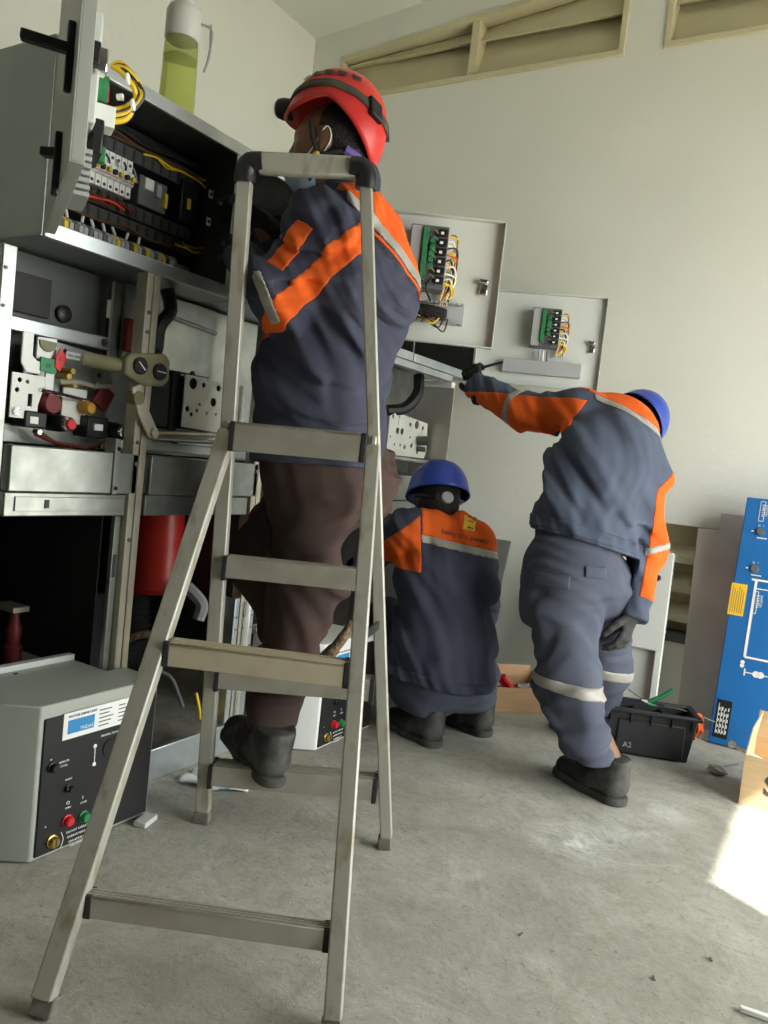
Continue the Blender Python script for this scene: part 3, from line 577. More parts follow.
# ---------------------------------------------------------------- open doors of the compartments
class Door:
    """tray shaped door: hinge line at (hx, hy), leaf direction d, n = direction its inner side faces"""
    def __init__(s, hinge, d, n, wdt, label, z0=1.395, z1=1.82, th=.03, m_='greyl'):
        s.h = Vector((hinge[0], hinge[1], z0)); s.d = Vector((d[0], d[1], 0)).normalized(); s.n = Vector((n[0], n[1], 0)).normalized(); s.w = wdt; s.hh = z1-z0; s.th = th
        s.t = thing('compartment_door', s.h+s.d*wdt/2, label, 'cabinet door')
        s.blk(0, wdt, 0, s.hh, 0, .003, 'leaf', m_, .001)
        s.blk(0, wdt, 0, .003, .003, th, 'edge_flange', m_, .001); s.blk(0, wdt, s.hh-.003, s.hh, .003, th, 'edge_flange', m_, .001)
        s.blk(0, .003, .003, s.hh-.003, .003, th, 'edge_flange', m_, .001); s.blk(wdt-.003, wdt, .003, s.hh-.003, .003, th, 'edge_flange', m_, .001)
    def P(s, u, v, q): return s.h+s.d*u+UZ*v+s.n*q
    def blk(s, u0, u1, v0, v1, q0, q1, name, m_, bev=.002, parent=None):
        return MB().obox(s.P((u0+u1)/2, (v0+v1)/2, (q0+q1)/2), s.d*(u1-u0)/2, UZ*(v1-v0)/2, s.n*(q1-q0)/2).build(name, m_, parent or s.t, bev)
    def uv(s, x, y, q=0):
        v = ray(x, y); p0 = s.h+s.n*q; k = (p0-CP).dot(s.n)/v.dot(s.n); p = CP+v*k-p0
        return p.dot(s.d), p.z
def relay_unit(D, x0, y0, x1, y1, q=.075, duct=None, rows=6):
    """relay built into a door, seen from behind, with plug-in terminals and looms"""
    u0, v1 = D.uv(x0, y0, q); u1, v0 = D.uv(x1, y1, q); u1, u0 = max(u0, u1), min(u0, u1); v0, v1 = min(v0, v1), max(v0, v1); w_ = u1-u0; h_ = v1-v0
    r = D.blk(u0, u1, v0, v1, .003, q, 'protection_relay', 'ductd', .003)
    D.blk(u0+.02*w_, u0+.30*w_, v0+.02*h_, v1-.02*h_, q, q+.002, 'relay_backplate', 'duct', .001, r)
    for a, b, vv0, vv1 in ((.33, .47, .12, .95), (.52, .66, .30, .80)):
        D.blk(u0+a*w_, u0+b*w_, v0+vv0*h_, v0+vv1*h_, q, q+.012, 'terminal_strip', 'pcb', .002, r)
    random.seed(9)
    for k in range(9):
        vv = v0+h_*(.05+.1*k); ex_ = random.uniform(-.06, .06)
        MB().tube([D.P(u0+.98*w_, vv+.03*h_, q*.7), D.P(u0+(1.18+ex_)*w_, vv+.05*h_, q*.7), D.P(u0+(1.26+ex_)*w_, vv-.08*h_, q*.5), D.P(u0+(1.22+ex_)*w_, v0+(.02+.02*k)*h_, q*.5), D.P(u0+(.95+.03*k)*w_, v0-.20*h_, .03)], .003, n=6, sub=4).build('wire', ('yellow', 'labelw', 'khaki', 'labelw', 'black', 'yellow', 'brown', 'labelw', 'khaki')[k], r, smooth=True)
        MB().tube([D.P(u0+.75*w_, vv, q+.01), D.P(u0+.60*w_, vv+.04*h_, q+.03), D.P(u0+.48*w_, vv+.0*h_, q+.012)], .002, n=5, sub=4).build('wire', ('black', 'ductd', 'khaki')[k % 3], r, smooth=True)
    for k in range(rows):
        vv = v0+h_*(.08+.9*k/rows)
        D.blk(u0+.72*w_, u0+.98*w_, vv, vv+h_*.11, q, q+.016, 'plug', 'black', .002, r)
        D.blk(u0+.78*w_, u0+.86*w_, vv+.02*h_, vv+.06*h_, q+.016, q+.019, 'wire_ferrule', 'labelw', .0, r)
        a = D.P(u0+.98*w_, vv+.05*h_, q*.8); b = D.P(u0+(1.22+.06*(k % 2))*w_, vv+.02*h_, q*.6); c_ = D.P(u0+(1.30-.02*k)*w_, vv-.10*h_, q*.5); e_ = D.P(u0+1.05*w_-.02*k*w_, v0-.16*h_, .03)
        MB().tube([a, b, c_, e_], .0028, n=6, sub=4).build('wire', ('yellow', 'labelw', 'yellow', 'orangew', 'labelw', 'yellow')[k % 6], r, smooth=True)
    return r
def door_latch(D, x, y, z=.0):
    u, v = D.uv(x, y, .02)
    l_ = D.blk(u-.014, u+.014, v-.028, v+.010, .003, .016, 'latch', 'chrome', .003)
    D.blk(u-.018, u+.012, v+.010, v+.026, .003, .030, 'latch_tongue', 'chrome', .003, l_)
# near door, swung towards the camera
D0 = Door((-1.585, 1.102), (.849, -.528), (.528, .849), .545, 'near grey compartment door seen edge-on with two black lever handles', z0=1.394, z1=1.90, th=.024, m_='grey')
def lever(D, u, v, ext):
    h_ = MB().obox(D.P(u, v, -.006), D.d*.010, UZ*.055, D.n*.006).build('lever_handle', 'black', D.t, .003)
    if ext: MB().bar(D.P(u, v+.012, -.006), D.P(u-.01, v+.016, -.080), .020, .016).build('lever_arm', 'black', h_, .003)
    else:
        MB().bar(D.P(u-.005, v+.02, -.006), D.P(u-.02, v+.02, -.030), .022, .016).build('lever_arm', 'black', h_, .003)
lever(D0, .475, .185, True); lever(D0, .36, .045, False)
D0.blk(.30, .325, .22, .27, -.004, 0, 'hinge_cover', 'side', .002); D0.blk(.30, .325, .44, .47, -.004, 0, 'hinge_cover', 'side', .002)
rb = D0.blk(.17, .34, .14, .335, .003, .055, 'protection_relay', 'greyl', .004)
D0.blk(.36, .385, .225, .265, .003, .050, 'latch_block', 'black', .003); D0.blk(.33, .36, .225, .268, .045, .066, 'latch_tongue', 'chrome', .003)
D0.blk(.20, .225, .225, .275, .055, .085, 'terminal_strip', 'pcb', .002, rb); D0.blk(.18, .20, .235, .27, .055, .090, 'terminal_strip', 'red', .002, rb)
D0.blk(.19, .24, .175, .215, .055, .100, 'paper_tag', 'labelw', .001, rb)
D0.blk(.20, .30, .10, .165, .055, .075, 'connector_block', 'black', .004, rb); D0.blk(.22, .24, .105, .135, .075, .088, 'terminal_strip', 'pcb', .002, rb)
for k in range(7): D0.blk(.20, .32, .012+.013*k, .020+.013*k, .02, .056, 'cable_gland', 'duct', .001)
def loom(pts, r, m_, parent): MB().tube(pts, r, n=7, sub=6).build('wire', m_, parent, smooth=True)
for k, (m_, o_) in enumerate((('yellow', 0), ('brown', .010), ('yellow', .018), ('black', .024), ('yellow', -.006))):
    loom([at(112, 66, 1.55), at(122+o_*150, 64+k*2, 1.55), at(134+o_*200, 78+k*2, 1.56), at(137+o_*250, 95+k, 1.57), at(126, 107+k*3, 1.56), at(100, 112+k*2.6, 1.54)], .0055 if m_ != 'black' else .004, m_, D0.t)
for x, y in ((133, 105), (128, 79), (104, 117)): MB().lathe(at(x, y, 1.545), CR, [(.008, -.002), (.011, -.002), (.011, .002), (.008, .002)], n=10).build('cable_tie', 'labelw', D0.t)
MB().lathe(at(120, 97, 1.54), CR, [(.006, -.006), (.007, .006), (0, .006)], n=8).build('wire_ferrule', 'labelw', D0.t)

# second door, inside facing the camera
D1 = Door((-1.60, 2.235), (.86, .51), (.51, -.86), .553, 'open grey door with a relay behind the ladder man, cable bundle in its duct', th=.032)
r1 = relay_unit(D1, 412, 223, 443, 290)
door_latch(D1, 484, 287)
u0, v0 = D1.uv(416, 321, .02); u1, v1 = D1.uv(465, 306, .02); u0 -= .03
d_ = D1.blk(u0, u1, v0, v1+.002, .003, .010, 'wiring_duct', 'duct', .001)
for zz in (v0, v1-.003):
    for k in range(11): D1.blk(u0+(u1-u0)*k/11, u0+(u1-u0)*(k+.6)/11, zz, zz+.005, .010, .045, 'duct_tooth', 'duct', .0, d_)
for k in range(6):
    loom([D1.P(u0-.03, v0+.012+.008*k, .03), D1.P(u0+.05, v0+.014+.007*k, .05), D1.P(u0+.12, v0+.012+.006*k, .045), D1.P(u1-.07, v0+.016+.004*k, .035)], .007, 'black', D1.t)
for k in range(4): loom([D1.P(u0+.02*k, v0+.02, .06), D1.P(u0+.06+.02*k, v0-.012*k, .08), D1.P(u0+.09+.015*k, v0+.01, .06)], .0028, ('brown', 'yellow', 'black', 'brown')[k], D1.t)
loom([D1.P(u0+.06, v1+.06, .09), D1.P(u0+.05, v1+.03, .09), D1.P(u0+.07, v1, .05)], .004, 'black', D1.t)
# third door, farther along
D2 = Door((-1.60, 3.412), (.929, .37), (.37, -.93), .573, 'farther open grey door with a small relay above a grey duct', th=.032)
r2 = relay_unit(D2, 534, 307, 558, 348)
door_latch(D2, 592, 347)
u0, v0 = D2.uv(502, 369, .04); u1, v1 = D2.uv(582, 362, .04)
D2.blk(u0, u1, v0-.010, v0+.052, .003, .045, 'wiring_duct', 'duct', .002)
for k in range(3): loom([D2.P(.29+.018*k, v0+.10, .05), D2.P(.295+.018*k, v0+.03, .03)], .004, ('duct', 'labelw', 'ductd')[k], D2.t)

# ---------------------------------------------------------------- water bottle on the cabinet
bp = pX(176, 108, -1.68); bx, by = -1.68, bp.y
bt = thing('water_bottle', (bx, by, Z1+.002), 'big clear bottle of yellowish water with white cap standing on the cabinet', 'bottle')
B0 = (bx, by, Z1+.003)
MB().lathe(B0, UZ, [(.040, 0), (.046, .004), (.047, .05), (.045, .14), (.0445, .155), (0, .155)], n=32).build('water', 'clear', bt, smooth=True)
MB().lathe(B0, UZ, [(.0452, .1565), (.044, .19), (.041, .21), (.040, .21), (.043, .19), (.0442, .1565)], n=32).build('shoulder', 'bottletop', bt, smooth=True)
cp_ = MB().lathe(B0, UZ, [(.043, .205), (.0455, .208), (.0455, .275), (.040, .288), (.030, .294), (0, .294)], n=32).build('cap', 'clearlid', bt, smooth=True)
MB().lathe(B0, UZ, [(.022, .292), (.022, .31), (.016, .32), (0, .32)], n=20).build('spout', 'clearlid', cp_, smooth=True)
MB().tube([Vector(B0)+Vector((.03, .03, .26)), Vector(B0)+Vector((.05, .055, .25)), Vector(B0)+Vector((.05, .052, .18)), Vector(B0)+Vector((.045, .045, .14)), Vector(B0)+Vector((.05, .055, .19)), Vector(B0)+Vector((.04, .06, .27))], .0035, n=6).build('carry_cord', 'duct', bt, smooth=True)

# ---------------------------------------------------------------- drive boxes on the floor
XK = -1.455
def drive_box():
    t = thing('drive_box', (-1.60, 1.25, 0), 'grey drive box with black front beside the near ladder leg', 'control box')
    pl = [(-1.46, 1.100), (-1.46, 1.438), (-1.475, 1.446), (-1.594, 1.446), (-1.594, 1.388), (-1.735, 1.388), (-1.735, 1.062), (-1.594, 1.062), (-1.594, 1.045), (-1.535, 1.045)]
    body = MB().prism(pl, (0, 0, .004), UX, UY, UZ, .356).build('body', 'grey', t, .004)
    MB().box((-1.745, 1.062, .345), (-1.722, 1.388, .375)).build('rear_flange', 'greyl', body, .002)
    MB().cyl((-1.70, 1.20, .36), (-1.70, 1.20, .362), .006, n=10).build('screw_hole', 'ink', body)
    fp = MB().box((-1.462, 1.110, .012), (XK, 1.432, .330)).build('front_panel', 'blackm', t, .002)
    def Y(px_, py_): p = pX(px_, py_, XK); return p.y, p.z
    def pl_(name, a, b, m_, par, th=.001, X=XK): return MB().box((X, min(a[0], b[0]), min(a[1], b[1])), (X+th, max(a[0], b[0]), max(a[1], b[1]))).build(name, m_, par)
    a, b = Y(62, 741), Y(128, 709); lab = pl_('rating_label', (a[0], a[1]), (b[0], a[1]+.062), 'labelw', fp)
    z = a[1]; y = a[0]; pl_('logo_block', (y+.012, z+.012), (y+.085, z+.044), 'labelb', lab, .0006, XK+.001)
    text('logo_text', 'TRIDAC', .011, (XK+.002, y+.045, z+.016), UY, UZ, 'labelw', lab)
    text('label_text', 'MOTOR DRIVE UNIT', .0085, (XK+.0016, y+.012, z+.050), UY, UZ, 'ink', lab)
    for k in range(5):
        pl_('print_line', (y+.098, z+.010+.0095*k), (y+.128+.006*(k % 3), z+.0125+.0095*k), 'ink', lab, .0004, XK+.001)
        pl_('print_line', (y+.155, z+.010+.0095*k), (y+.175+.004*(k % 2), z+.0125+.0095*k), 'ink', lab, .0004, XK+.001)
    def knob(px_, py_, r, m_, ring, nm, h=.014):
        yy, zz = Y(px_, py_); k = MB().lathe((XK, yy, zz), UX, [(r*1.25, 0), (r*1.25, .004), (r, .005), (r, h), (r*.8, h+.003), (0, h+.003)], n=18).build(nm, m_, fp, smooth=True); return k
    knob(66.5, 820, .011, 'red', 'black', 'stop_button'); knob(83, 816, .011, 'green', 'black', 'start_button')
    kk = knob(51.5, 841, .012, 'brass', 'black', 'key_switch'); yy, zz = Y(51.5, 841); MB().box((XK+.017, yy-.002, zz-.008), (XK+.0175, yy+.002, zz+.008)).build('key_slot', 'ink', kk)
    knob(52, 767, .010, 'black', 'black', 'selector_switch'); knob(68, 788, .008, 'black', 'black', 'pilot_lamp')
    yy, zz = Y(66, 788); MB().cyl((XK+.01, yy, zz), (XK+.0115, yy, zz), .005, n=10).build('lamp_lens', 'green', fp)
    yy, zz = Y(110, 747); MB().lathe((XK, yy, zz), UX, [(.022, 0), (.022, .003), (.017, .003), (.017, .001), (0, .001)], n=20).build('crank_socket', 'black', fp, smooth=True)
    for px_, py_, s_, tx in ((59, 764, .007, 'REMOTE'), (59, 768, .007, 'LOCAL'), (65, 781, .006, 'READY'), (66, 805, .012, 'O'), (65, 809.5, .006, 'OPEN'), (82, 799, .012, 'I'), (80, 804, .006, 'CLOSE'), (66, 834, .0075, 'DO NOT OPERATE'), (67, 838.5, .0075, 'DURING MANUAL'), (68, 843, .0075, 'CRANKING OF'), (69, 847, .0075, 'THE DRIVE'), (44, 829, .010, '+'), (50, 761, .010, 'o'), (101, 737, .007, 'MANUAL CRANK')):
        yy, zz = Y(px_, py_); text('panel_text', tx, s_, (XK+.0006, yy, zz), UY, UZ, 'labelw', fp)
    y0_, z0_ = Y(94, 764); y1_, z1_ = Y(95, 746)
    MB().bar((XK+.0006, y0_, z0_), (XK+.0006, y1_, z1_), .002, .0008, (1, 0, 0)).build('arrow_mark', 'labelw', fp)
    for (yy, zz) in ((y0_, z0_), (y1_, z1_)): MB().cyl((XK, yy, zz), (XK+.001, yy, zz), .005, n=10).build('arrow_mark', 'labelw', fp)
    y0_, z0_ = Y(60, 848); y1_, z1_ = Y(61, 832)
    MB().tube([(XK+.0006, y0_, z0_), (XK+.0006, y0_+.006, (z0_+z1_)/2), (XK+.0006, y1_, z1_)], .001, n=5).build('arrow_mark', 'labelw', fp)
    return t
k1 = drive_box()
k2 = dup(k1, Vector((.055, 1.01, 0)), 'white drive box with black front seen between the ladder legs')
for o_ in k2.children:
    if o_.name.startswith('body'):
        o_.data = o_.data.copy(); o_.data.materials[0] = M['white']
tag(MB().obox((-1.425, 1.405, .008), (.016, .005, 0), (-.008, .028, 0), (0, 0, .007)).build('metal_offcut', 'greyl', None, .002), 'small flat grey metal offcut under the drive box corner', 'scrap')

# ---------------------------------------------------------------- stepladder
ld = thing('stepladder', (-.98, 1.30, 0), 'worn aluminium stepladder with tall handrail standing in front', 'ladder')
def proj(p):
    q = Vector(p)-CP; w_ = q.dot(_f); return 384+FPX*q.dot(CR)/w_, 512-FPX*q.dot(CU)/w_
rails = {'rl': (pz(202, 822, 0), at(245, 178, 1.87)), 'rr': (pz(385, 848, 0), at(366, 184, 1.87)), 'nl': (pz(42, 1016, 0), at(228, 432, 1.70)), 'nr': (pz(331, 1036, 0), at(373, 447, 1.70))}
lat = (rails['rr'][0]-rails['rl'][0]).normalized()
def channel(a, b, name, m_, fw, dp):
    d = (b-a).normalized(); sx = (lat-d*lat.dot(d)).normalized(); sy = d.cross(sx)
    o_ = MB().obox((a+b)/2, (b-a)/2, sx*fw/2, sy*dp/2).build(name, m_, ld, .0035, seg=2); return o_
RN = {}
for k, (fw, dp) in {'rl': (.036, .028), 'rr': (.030, .028), 'nl': (.036, .032), 'nr': (.031, .032)}.items():
    a, b = rails[k]; RN[k] = channel(a+UZ*.03, b, 'rail', 'alu', fw, dp)
    d = (b-a).normalized(); sx = (lat-d*lat.dot(d)).normalized(); sy = d.cross(sx)
    MB().obox(a+d*.016, d*.016, sx*(fw/2+.0015), sy*(dp/2+.0015)).build('rubber_foot', 'footgrey', RN[k], .003)
def rail_at(k, y):                                        # the point of a rail that shows at image row y
    a, b = rails[k]; lo, hi = 0.0, 1.0
    for _ in range(40):
        m_ = (lo+hi)/2
        if proj(a.lerp(b, m_))[1] > y: lo = m_
        else: hi = m_
    return a.lerp(b, lo)
def step(kl, kr, yl, yr, m_, name, lip=.045, deep=.085, side=1):
    a, b = rail_at(kl, yl), rail_at(kr, yr); 
    ax = (b-a); L_ = ax.length; ax.normalize(); nrm = (ax.cross(UZ)*side).normalized()     # towards the user's side
    c_ = (a+b)/2; hl = L_/2-.016
    s_ = MB().obox(c_-nrm*0.0+UZ*(lip/2-.004), ax*hl, nrm*deep/2, UZ*.004).obox(c_+nrm*(deep/2-.003), ax*hl, nrm*.003, UZ*lip/2).obox(c_-nrm*(deep/2-.003), ax*hl, nrm*.003, UZ*lip*.4).build(name, m_, ld, .002)
    for q in (-1, 0, 1): MB().obox(c_+nrm*(q*deep*.25)+UZ*(lip/2+.0004), ax*hl, nrm*.002, UZ*.0012).build('tread_rib', m_, s_)
    for sg in (-1, 1): MB().obox(c_+ax*sg*(hl-.004), ax*.006, nrm*(deep/2+.0015), UZ*(lip/2+.0015)).build('end_cap', 'rubber', s_, .002)
    return a, b
step('nl', 'nr', 901, 938, 'alutop', 'step', .040, .028)
step('nl', 'nr', 650, 674, 'alustep', 'step', .046, .05)
step('nl', 'nr', 436, 449, 'alutop', 'platform_step', .060, .10)
step('rl', 'rr', 566, 582, 'alutop', 'step', .058, .06, -1)
step('rl', 'rr', 676, 690, 'alutop', 'step', .058, .06, -1)
RA, RB = step('rl', 'rr', 772, 788, 'alutop', 'step', .058, .06, -1)
# handrail over the top with its plastic corner pieces
tl, tr = rails['rl'][1], rails['rr'][1]; up_ = (tl-rails['rl'][0]).normalized(); hd = (tr-tl).normalized()
hb = MB().bar(tl+up_*.035+hd*.03, tr+up_*.035-hd*.025, .030, .050, up_).build('handrail', 'alu', ld, .007, seg=3)
for p_, s_ in ((tl, 1), (tr, -1)):
    MB().tube([p_-up_*.012, p_+up_*.012, p_+up_*.033+hd*s_*.010, p_+up_*.037+hd*s_*.040], .026, n=12, sub=5).build('corner_piece', 'black', ld, smooth=True)
# spreader bars and pivots between the two frames
for kn_, kf, yn, yf in (('nr', 'rr', 640, 625),):
    a, b = rail_at(kn_, yn), rail_at(kf, yf)
    MB().bar(a, b, .006, .020).build('spreader_bar', 'black', ld, .001)
for k in ('nl', 'nr'):
    a = rails[k][1]; b = rail_at('r'+k[1], proj(a)[1])
    MB().bar(a, b, .012, .05).build('pivot_bracket', 'alu', ld, .003)

tag(MB().tube([at(312, 668, 2.36), at(328, 655, 2.34), at(341, 640, 2.33), at(352, 622, 2.33)], [.022, .020, .016, .013], n=10).build('braided_strap', 'rope', None, smooth=True), 'frayed braided copper strap hanging behind the middle ladder step', 'cable')

# cloth on the floor under the lowest rear step
def rag():
    vs, fs = [], []; nx, ny = 26, 14; a, b = pz(190, 772, 0), pz(258, 782, 0); ex = b-a; ey = Vector((-ex.y, ex.x, 0)).normalized()*-.10
    random.seed(3)
    for j in range(ny):
        for i in range(nx):
            u_, v_ = i/(nx-1), j/(ny-1); p = a+ex*(u_+.05*math.sin(5*v_))+ey*(v_-.2+.25*math.sin(3.1*u_))
            vs.append((p.x, p.y, .004+.013*abs(math.sin(6*u_+3*v_)*math.cos(4*v_-2*u_))))
    for j in range(ny-1):
        for i in range(nx-1): k = j*nx+i; fs.append((k, k+1, k+nx+1, k+nx))
    o_ = MB().add(vs, fs).build('floor_cloth', 'cloth', None, smooth=True); s_ = o_.modifiers.new('thickness', 'SOLIDIFY'); s_.thickness = .003
    return tag(o_, 'crumpled white and blue cloth on the floor under the lowest ladder step', 'cloth')
rag()

# ---------------------------------------------------------------- things along the back wall
# blue front cover with the mimic diagram
PB0 = Vector((-.368, 3.352, .004)); PB1 = Vector((-.375, 3.615, .99)); bu = UX; bv = (PB1-PB0).normalized(); bn = bu.cross(bv)   # bn points at the camera
bc = thing('blue_cover', PB0+bu*.35, 'blue switchgear cover with white mimic diagram leaning on the wall', 'panel')
HB = (PB1-PB0).length; WB = .74
cov = MB().obox(PB0+bu*WB/2+bv*HB/2-bn*.015, bu*WB/2, bv*HB/2, bn*.015).build('cover_plate', 'blue', bc, .004)
def buv(x, y):
    v = ray(x, y); k = (PB0-CP).dot(bn)/v.dot(bn); p = CP+v*k-PB0; return p.dot(bu), p.dot(bv)
def bblk(p0, p1, m_, name, th=.0015, q=0.0, par=None):
    (a, b), (c_, d_) = p0, p1
    return MB().obox(PB0+bu*(a+c_)/2+bv*(b+d_)/2+bn*(q+th/2), bu*abs(c_-a)/2, bv*abs(d_-b)/2, bn*th/2).build(name, m_, par or bc)
def bline(a, b, w_, m_='labelw', name='mimic_line'):
    A, B = PB0+bu*a[0]+bv*a[1]+bn*.0008, PB0+bu*b[0]+bv*b[1]+bn*.0008
    return MB().bar(A, B, w_, .0016, bn).build(name, m_, bc)
yl = bblk(buv(728, 614), buv(749, 585), 'labely', 'warning_label')
a, b = buv(728, 614), buv(749, 585)
wl_ = b[0]-a[0]
for k in range(6): bblk((a[0]+wl_*(.12+.14*k), a[1]+.01), (a[0]+wl_*(.16+.14*k), b[1]-.012-.01*(k % 3)), 'khaki', 'print_line', .0004, .0015, yl)
kl_ = bblk(buv(712, 736), buv(733, 702), 'blackm', 'type_label')
a, b = buv(712, 736), buv(733, 702)
wl_, hl_ = b[0]-a[0], b[1]-a[1]
for k in range(4):
    bblk((a[0]+wl_*(.14+.2*k), a[1]+hl_*.1), (a[0]+wl_*(.18+.2*k), b[1]-hl_*(.1+.08*k)), 'labelw', 'print_line', .0004, .0015, kl_)
    for j in range(5): bblk((a[0]+wl_*(.20+.2*k), a[1]+hl_*(.12+.15*j)), (a[0]+wl_*(.27+.2*k), a[1]+hl_*(.19+.15*j+.02*(k % 2))), 'labelw', 'print_line', .0004, .0015, kl_)
v0_ = buv(757, 580); v1_ = buv(746, 657); xv = (v0_[0]+v1_[0])/2
bline((xv, v0_[1]), (xv, v1_[1]), .010); bline((xv-.018, v0_[1]), (xv+.05, v0_[1]), .008)
bline((xv, v1_[1]), (xv+.32, v1_[1]), .008); bline((xv+.11, v0_[1]), (xv+.32, v0_[1]), .008); bline((xv, v0_[1]-.035), (xv+.25, v0_[1]-.035), .004)
def ring(c_, r, w_, m_='labelw'):
    MB().lathe(PB0+bu*c_[0]+bv*c_[1], bn, [(r-w_, .0), (r, 0), (r, .0016), (r-w_, .0016)], n=24).build('mimic_ring', m_, bc, smooth=True)
ring((xv+.068, v0_[1]), .020, .007); ring((xv+.098, v0_[1]), .020, .007)
t_ = buv(745, 672); bline(t_, (t_[0]+.03, t_[1]), .004); bline((t_[0], t_[1]-.014), (t_[0], t_[1]+.014), .005); ring((t_[0]+.042, t_[1]), .013, .004); ring((t_[0]+.058, t_[1]), .013, .004); bline((t_[0]+.07, t_[1]), (t_[0]+.30, t_[1]), .004)
p_ = (xv-.004, v1_[1]-.022); ring(p_, .008, .003); ring((p_[0], p_[1]-.014), .008, .003)
for (x, y, r) in ((762, 532, .014), (756, 569, .014)):
    c_ = buv(x, y); MB().lathe(PB0+bu*c_[0]+bv*c_[1], bn, [(r*1.15, 0), (r*1.15, .003), (r, .004), (r, .010), (0, .010)], n=20).build('operating_socket', 'ductd', bc, smooth=True)
    bblk((c_[0]-.034, c_[1]-.003), (c_[0]-.024, c_[1]+.003), 'labelw', 'position_mark'); bblk((c_[0]-.01, c_[1]-.028), (c_[0]+.028, c_[1]-.024), 'labelw', 'position_mark')
    text('panel_text', 'O   I', .012, PB0+bu*(c_[0]-.012)+bv*(c_[1]+.022)+bn*.001, bu, bv, 'labelw', bc)
for x0, y0, x1, y1 in ((753, 613, 760, 592), (760, 521, 768, 502)):
    a, b = buv(x0, y0), buv(x1, y1)
    for q in ((a, (b[0], a[1])), ((b[0], a[1]), b), (b, (a[0], b[1])), ((a[0], b[1]), a)): bline(q[0], q[1], .002, 'labelw', 'text_frame')
    text('panel_text', 'EARTH', .017, PB0+bu*(a[0]+.008)+bv*(b[1]-.012)+bn*.001, -bv, bu, 'labelw', bc)
    text('panel_text', 'SWITCH', .013, PB0+bu*(a[0]+.022)+bv*(b[1]-.012)+bn*.001, -bv, bu, 'labelw', bc)

# dull steel sheet and the strip behind it
def leaning(name, bl_, tl_, wv, th, m_, label, cat='panel'):
    bl_, tl_, wv = Vector(bl_), Vector(tl_), Vector(wv); hv = tl_-bl_; nn = wv.cross(hv).normalized()
    o_ = MB().obox(bl_+wv/2+hv/2-nn*th/2, wv/2, hv/2, nn*th/2).build(name, m_, None, .0015); return tag(o_, label, cat), nn
leaning('steel_sheet', pz(676, 722, .002), pY(698, 528, 3.745), (.30, 0, 0), .003, 'galvd', 'dull galvanised steel sheet leaning beside the blue cover')
leaning('steel_sheet', (-.46, 3.60, .002), pY(721, 513, 3.775), (.34, 0, 0), .002, 'galvd', 'taller steel sheet just behind the dull one, corner hole showing')
# pale cover with black knob, propped behind the toolbox
pA = pz(653, 730, .002); pT = pY(675, 556, 3.62); wv = Vector((-.34, -.02, 0))
hv = pT-pA; nn = hv.cross(wv).normalized()
if nn.y > 0: nn = -nn
pc = thing('cover_panel', pA+wv/2, 'pale grey cover with a black knob propped up behind the toolbox', 'panel')
MB().obox(pA+wv/2+hv/2, wv/2, hv/2, nn*.004).build('back_sheet', 'greyl', pc, .002)
MB().obox(pA+hv*.71+wv/2+nn*.02, wv/2, hv*.29, nn*.016).build('raised_front', 'greyl', pc, .003)
MB().obox(pA+hv*.21+wv*.04+nn*.02, wv*.04, hv*.21, nn*.016).build('side_flange', 'greyl', pc, .003)
v = ray(657, 579); k = (pA+nn*.036-CP).dot(nn)/v.dot(nn); q = CP+v*k
kb = MB().lathe(q, nn, [(.011, 0), (.011, .015), (.0, .015)], n=14).build('knob_stem', 'black', pc, smooth=True)
MB().obox(q+nn*.022-UX*.012, UX*.030, UZ*.010, nn*.010).build('knob', 'black', pc, .006)
# slimmer cover behind the crouching man
pA = pz(478, 690, .002); pT = pY(511, 541, 3.70); wv = Vector((-.40, 0, 0)); hv = pT-pA
o_, nn = leaning('cover_panel', pA+wv, pT+wv, -wv, .012, 'side', 'grey steel cover leaning on the wall behind the crouching man')
nn = (hv.cross(wv)).normalized(); nn = nn if nn.y < 0 else -nn
v = ray(491, 565); k = (pA-CP).dot(nn)/v.dot(nn); q = CP+v*k
MB().lathe(q, nn, [(.014, 0), (.014, .02), (.009, .026), (0, .026)], n=14).build('knob', 'black', o_, smooth=True)

# toolbox with tools
ta = Vector((-.66, 2.915, 0)); tx = Vector((.923, .384, 0)); ty = Vector((-.384, .923, 0))
tb = thing('toolbox', ta+tx*.15+ty*.07, 'open black plastic toolbox tray beside the bending man', 'toolbox')
def tblk(a, b, c_, d_, e_, f_, name, m_='boxblack', bev=.004, par=None): return MB().obox(ta+tx*(a+b)/2+ty*(c_+d_)/2+UZ*(e_+f_)/2, tx*(b-a)/2, ty*(d_-c_)/2, UZ*(f_-e_)/2).build(name, m_, par or tb, bev)
TL, TW, TH = .29, .12, .165
def taper(name, pts_b, pts_t, m_, par=None):
    vs = [ta+tx*a+ty*b+UZ*c_ for a, b, c_ in pts_b]+[ta+tx*a+ty*b+UZ*c_ for a, b, c_ in pts_t]
    return MB().add(vs, [(3,2,1,0),(4,5,6,7),(0,1,5,4),(1,2,6,5),(2,3,7,6),(3,0,4,7)]).build(name, m_, par or tb, .004)
taper('tray_wall', [(0, 0, 0), (TL, 0, 0), (TL, .008, 0), (0, .008, 0)], [(-.02, -.012, TH), (TL+.02, -.012, TH), (TL+.02, -.004, TH), (-.02, -.004, TH)], 'boxblack')
taper('tray_wall', [(0, TW-.008, 0), (TL, TW-.008, 0), (TL, TW, 0), (0, TW, 0)], [(-.02, TW+.004, TH), (TL+.02, TW+.004, TH), (TL+.02, TW+.012, TH), (-.02, TW+.012, TH)], 'boxblack')
taper('tray_wall', [(0, 0, 0), (.008, 0, 0), (.008, TW, 0), (0, TW, 0)], [(-.02, -.012, TH), (-.012, -.012, TH), (-.012, TW+.012, TH), (-.02, TW+.012, TH)], 'boxblack')
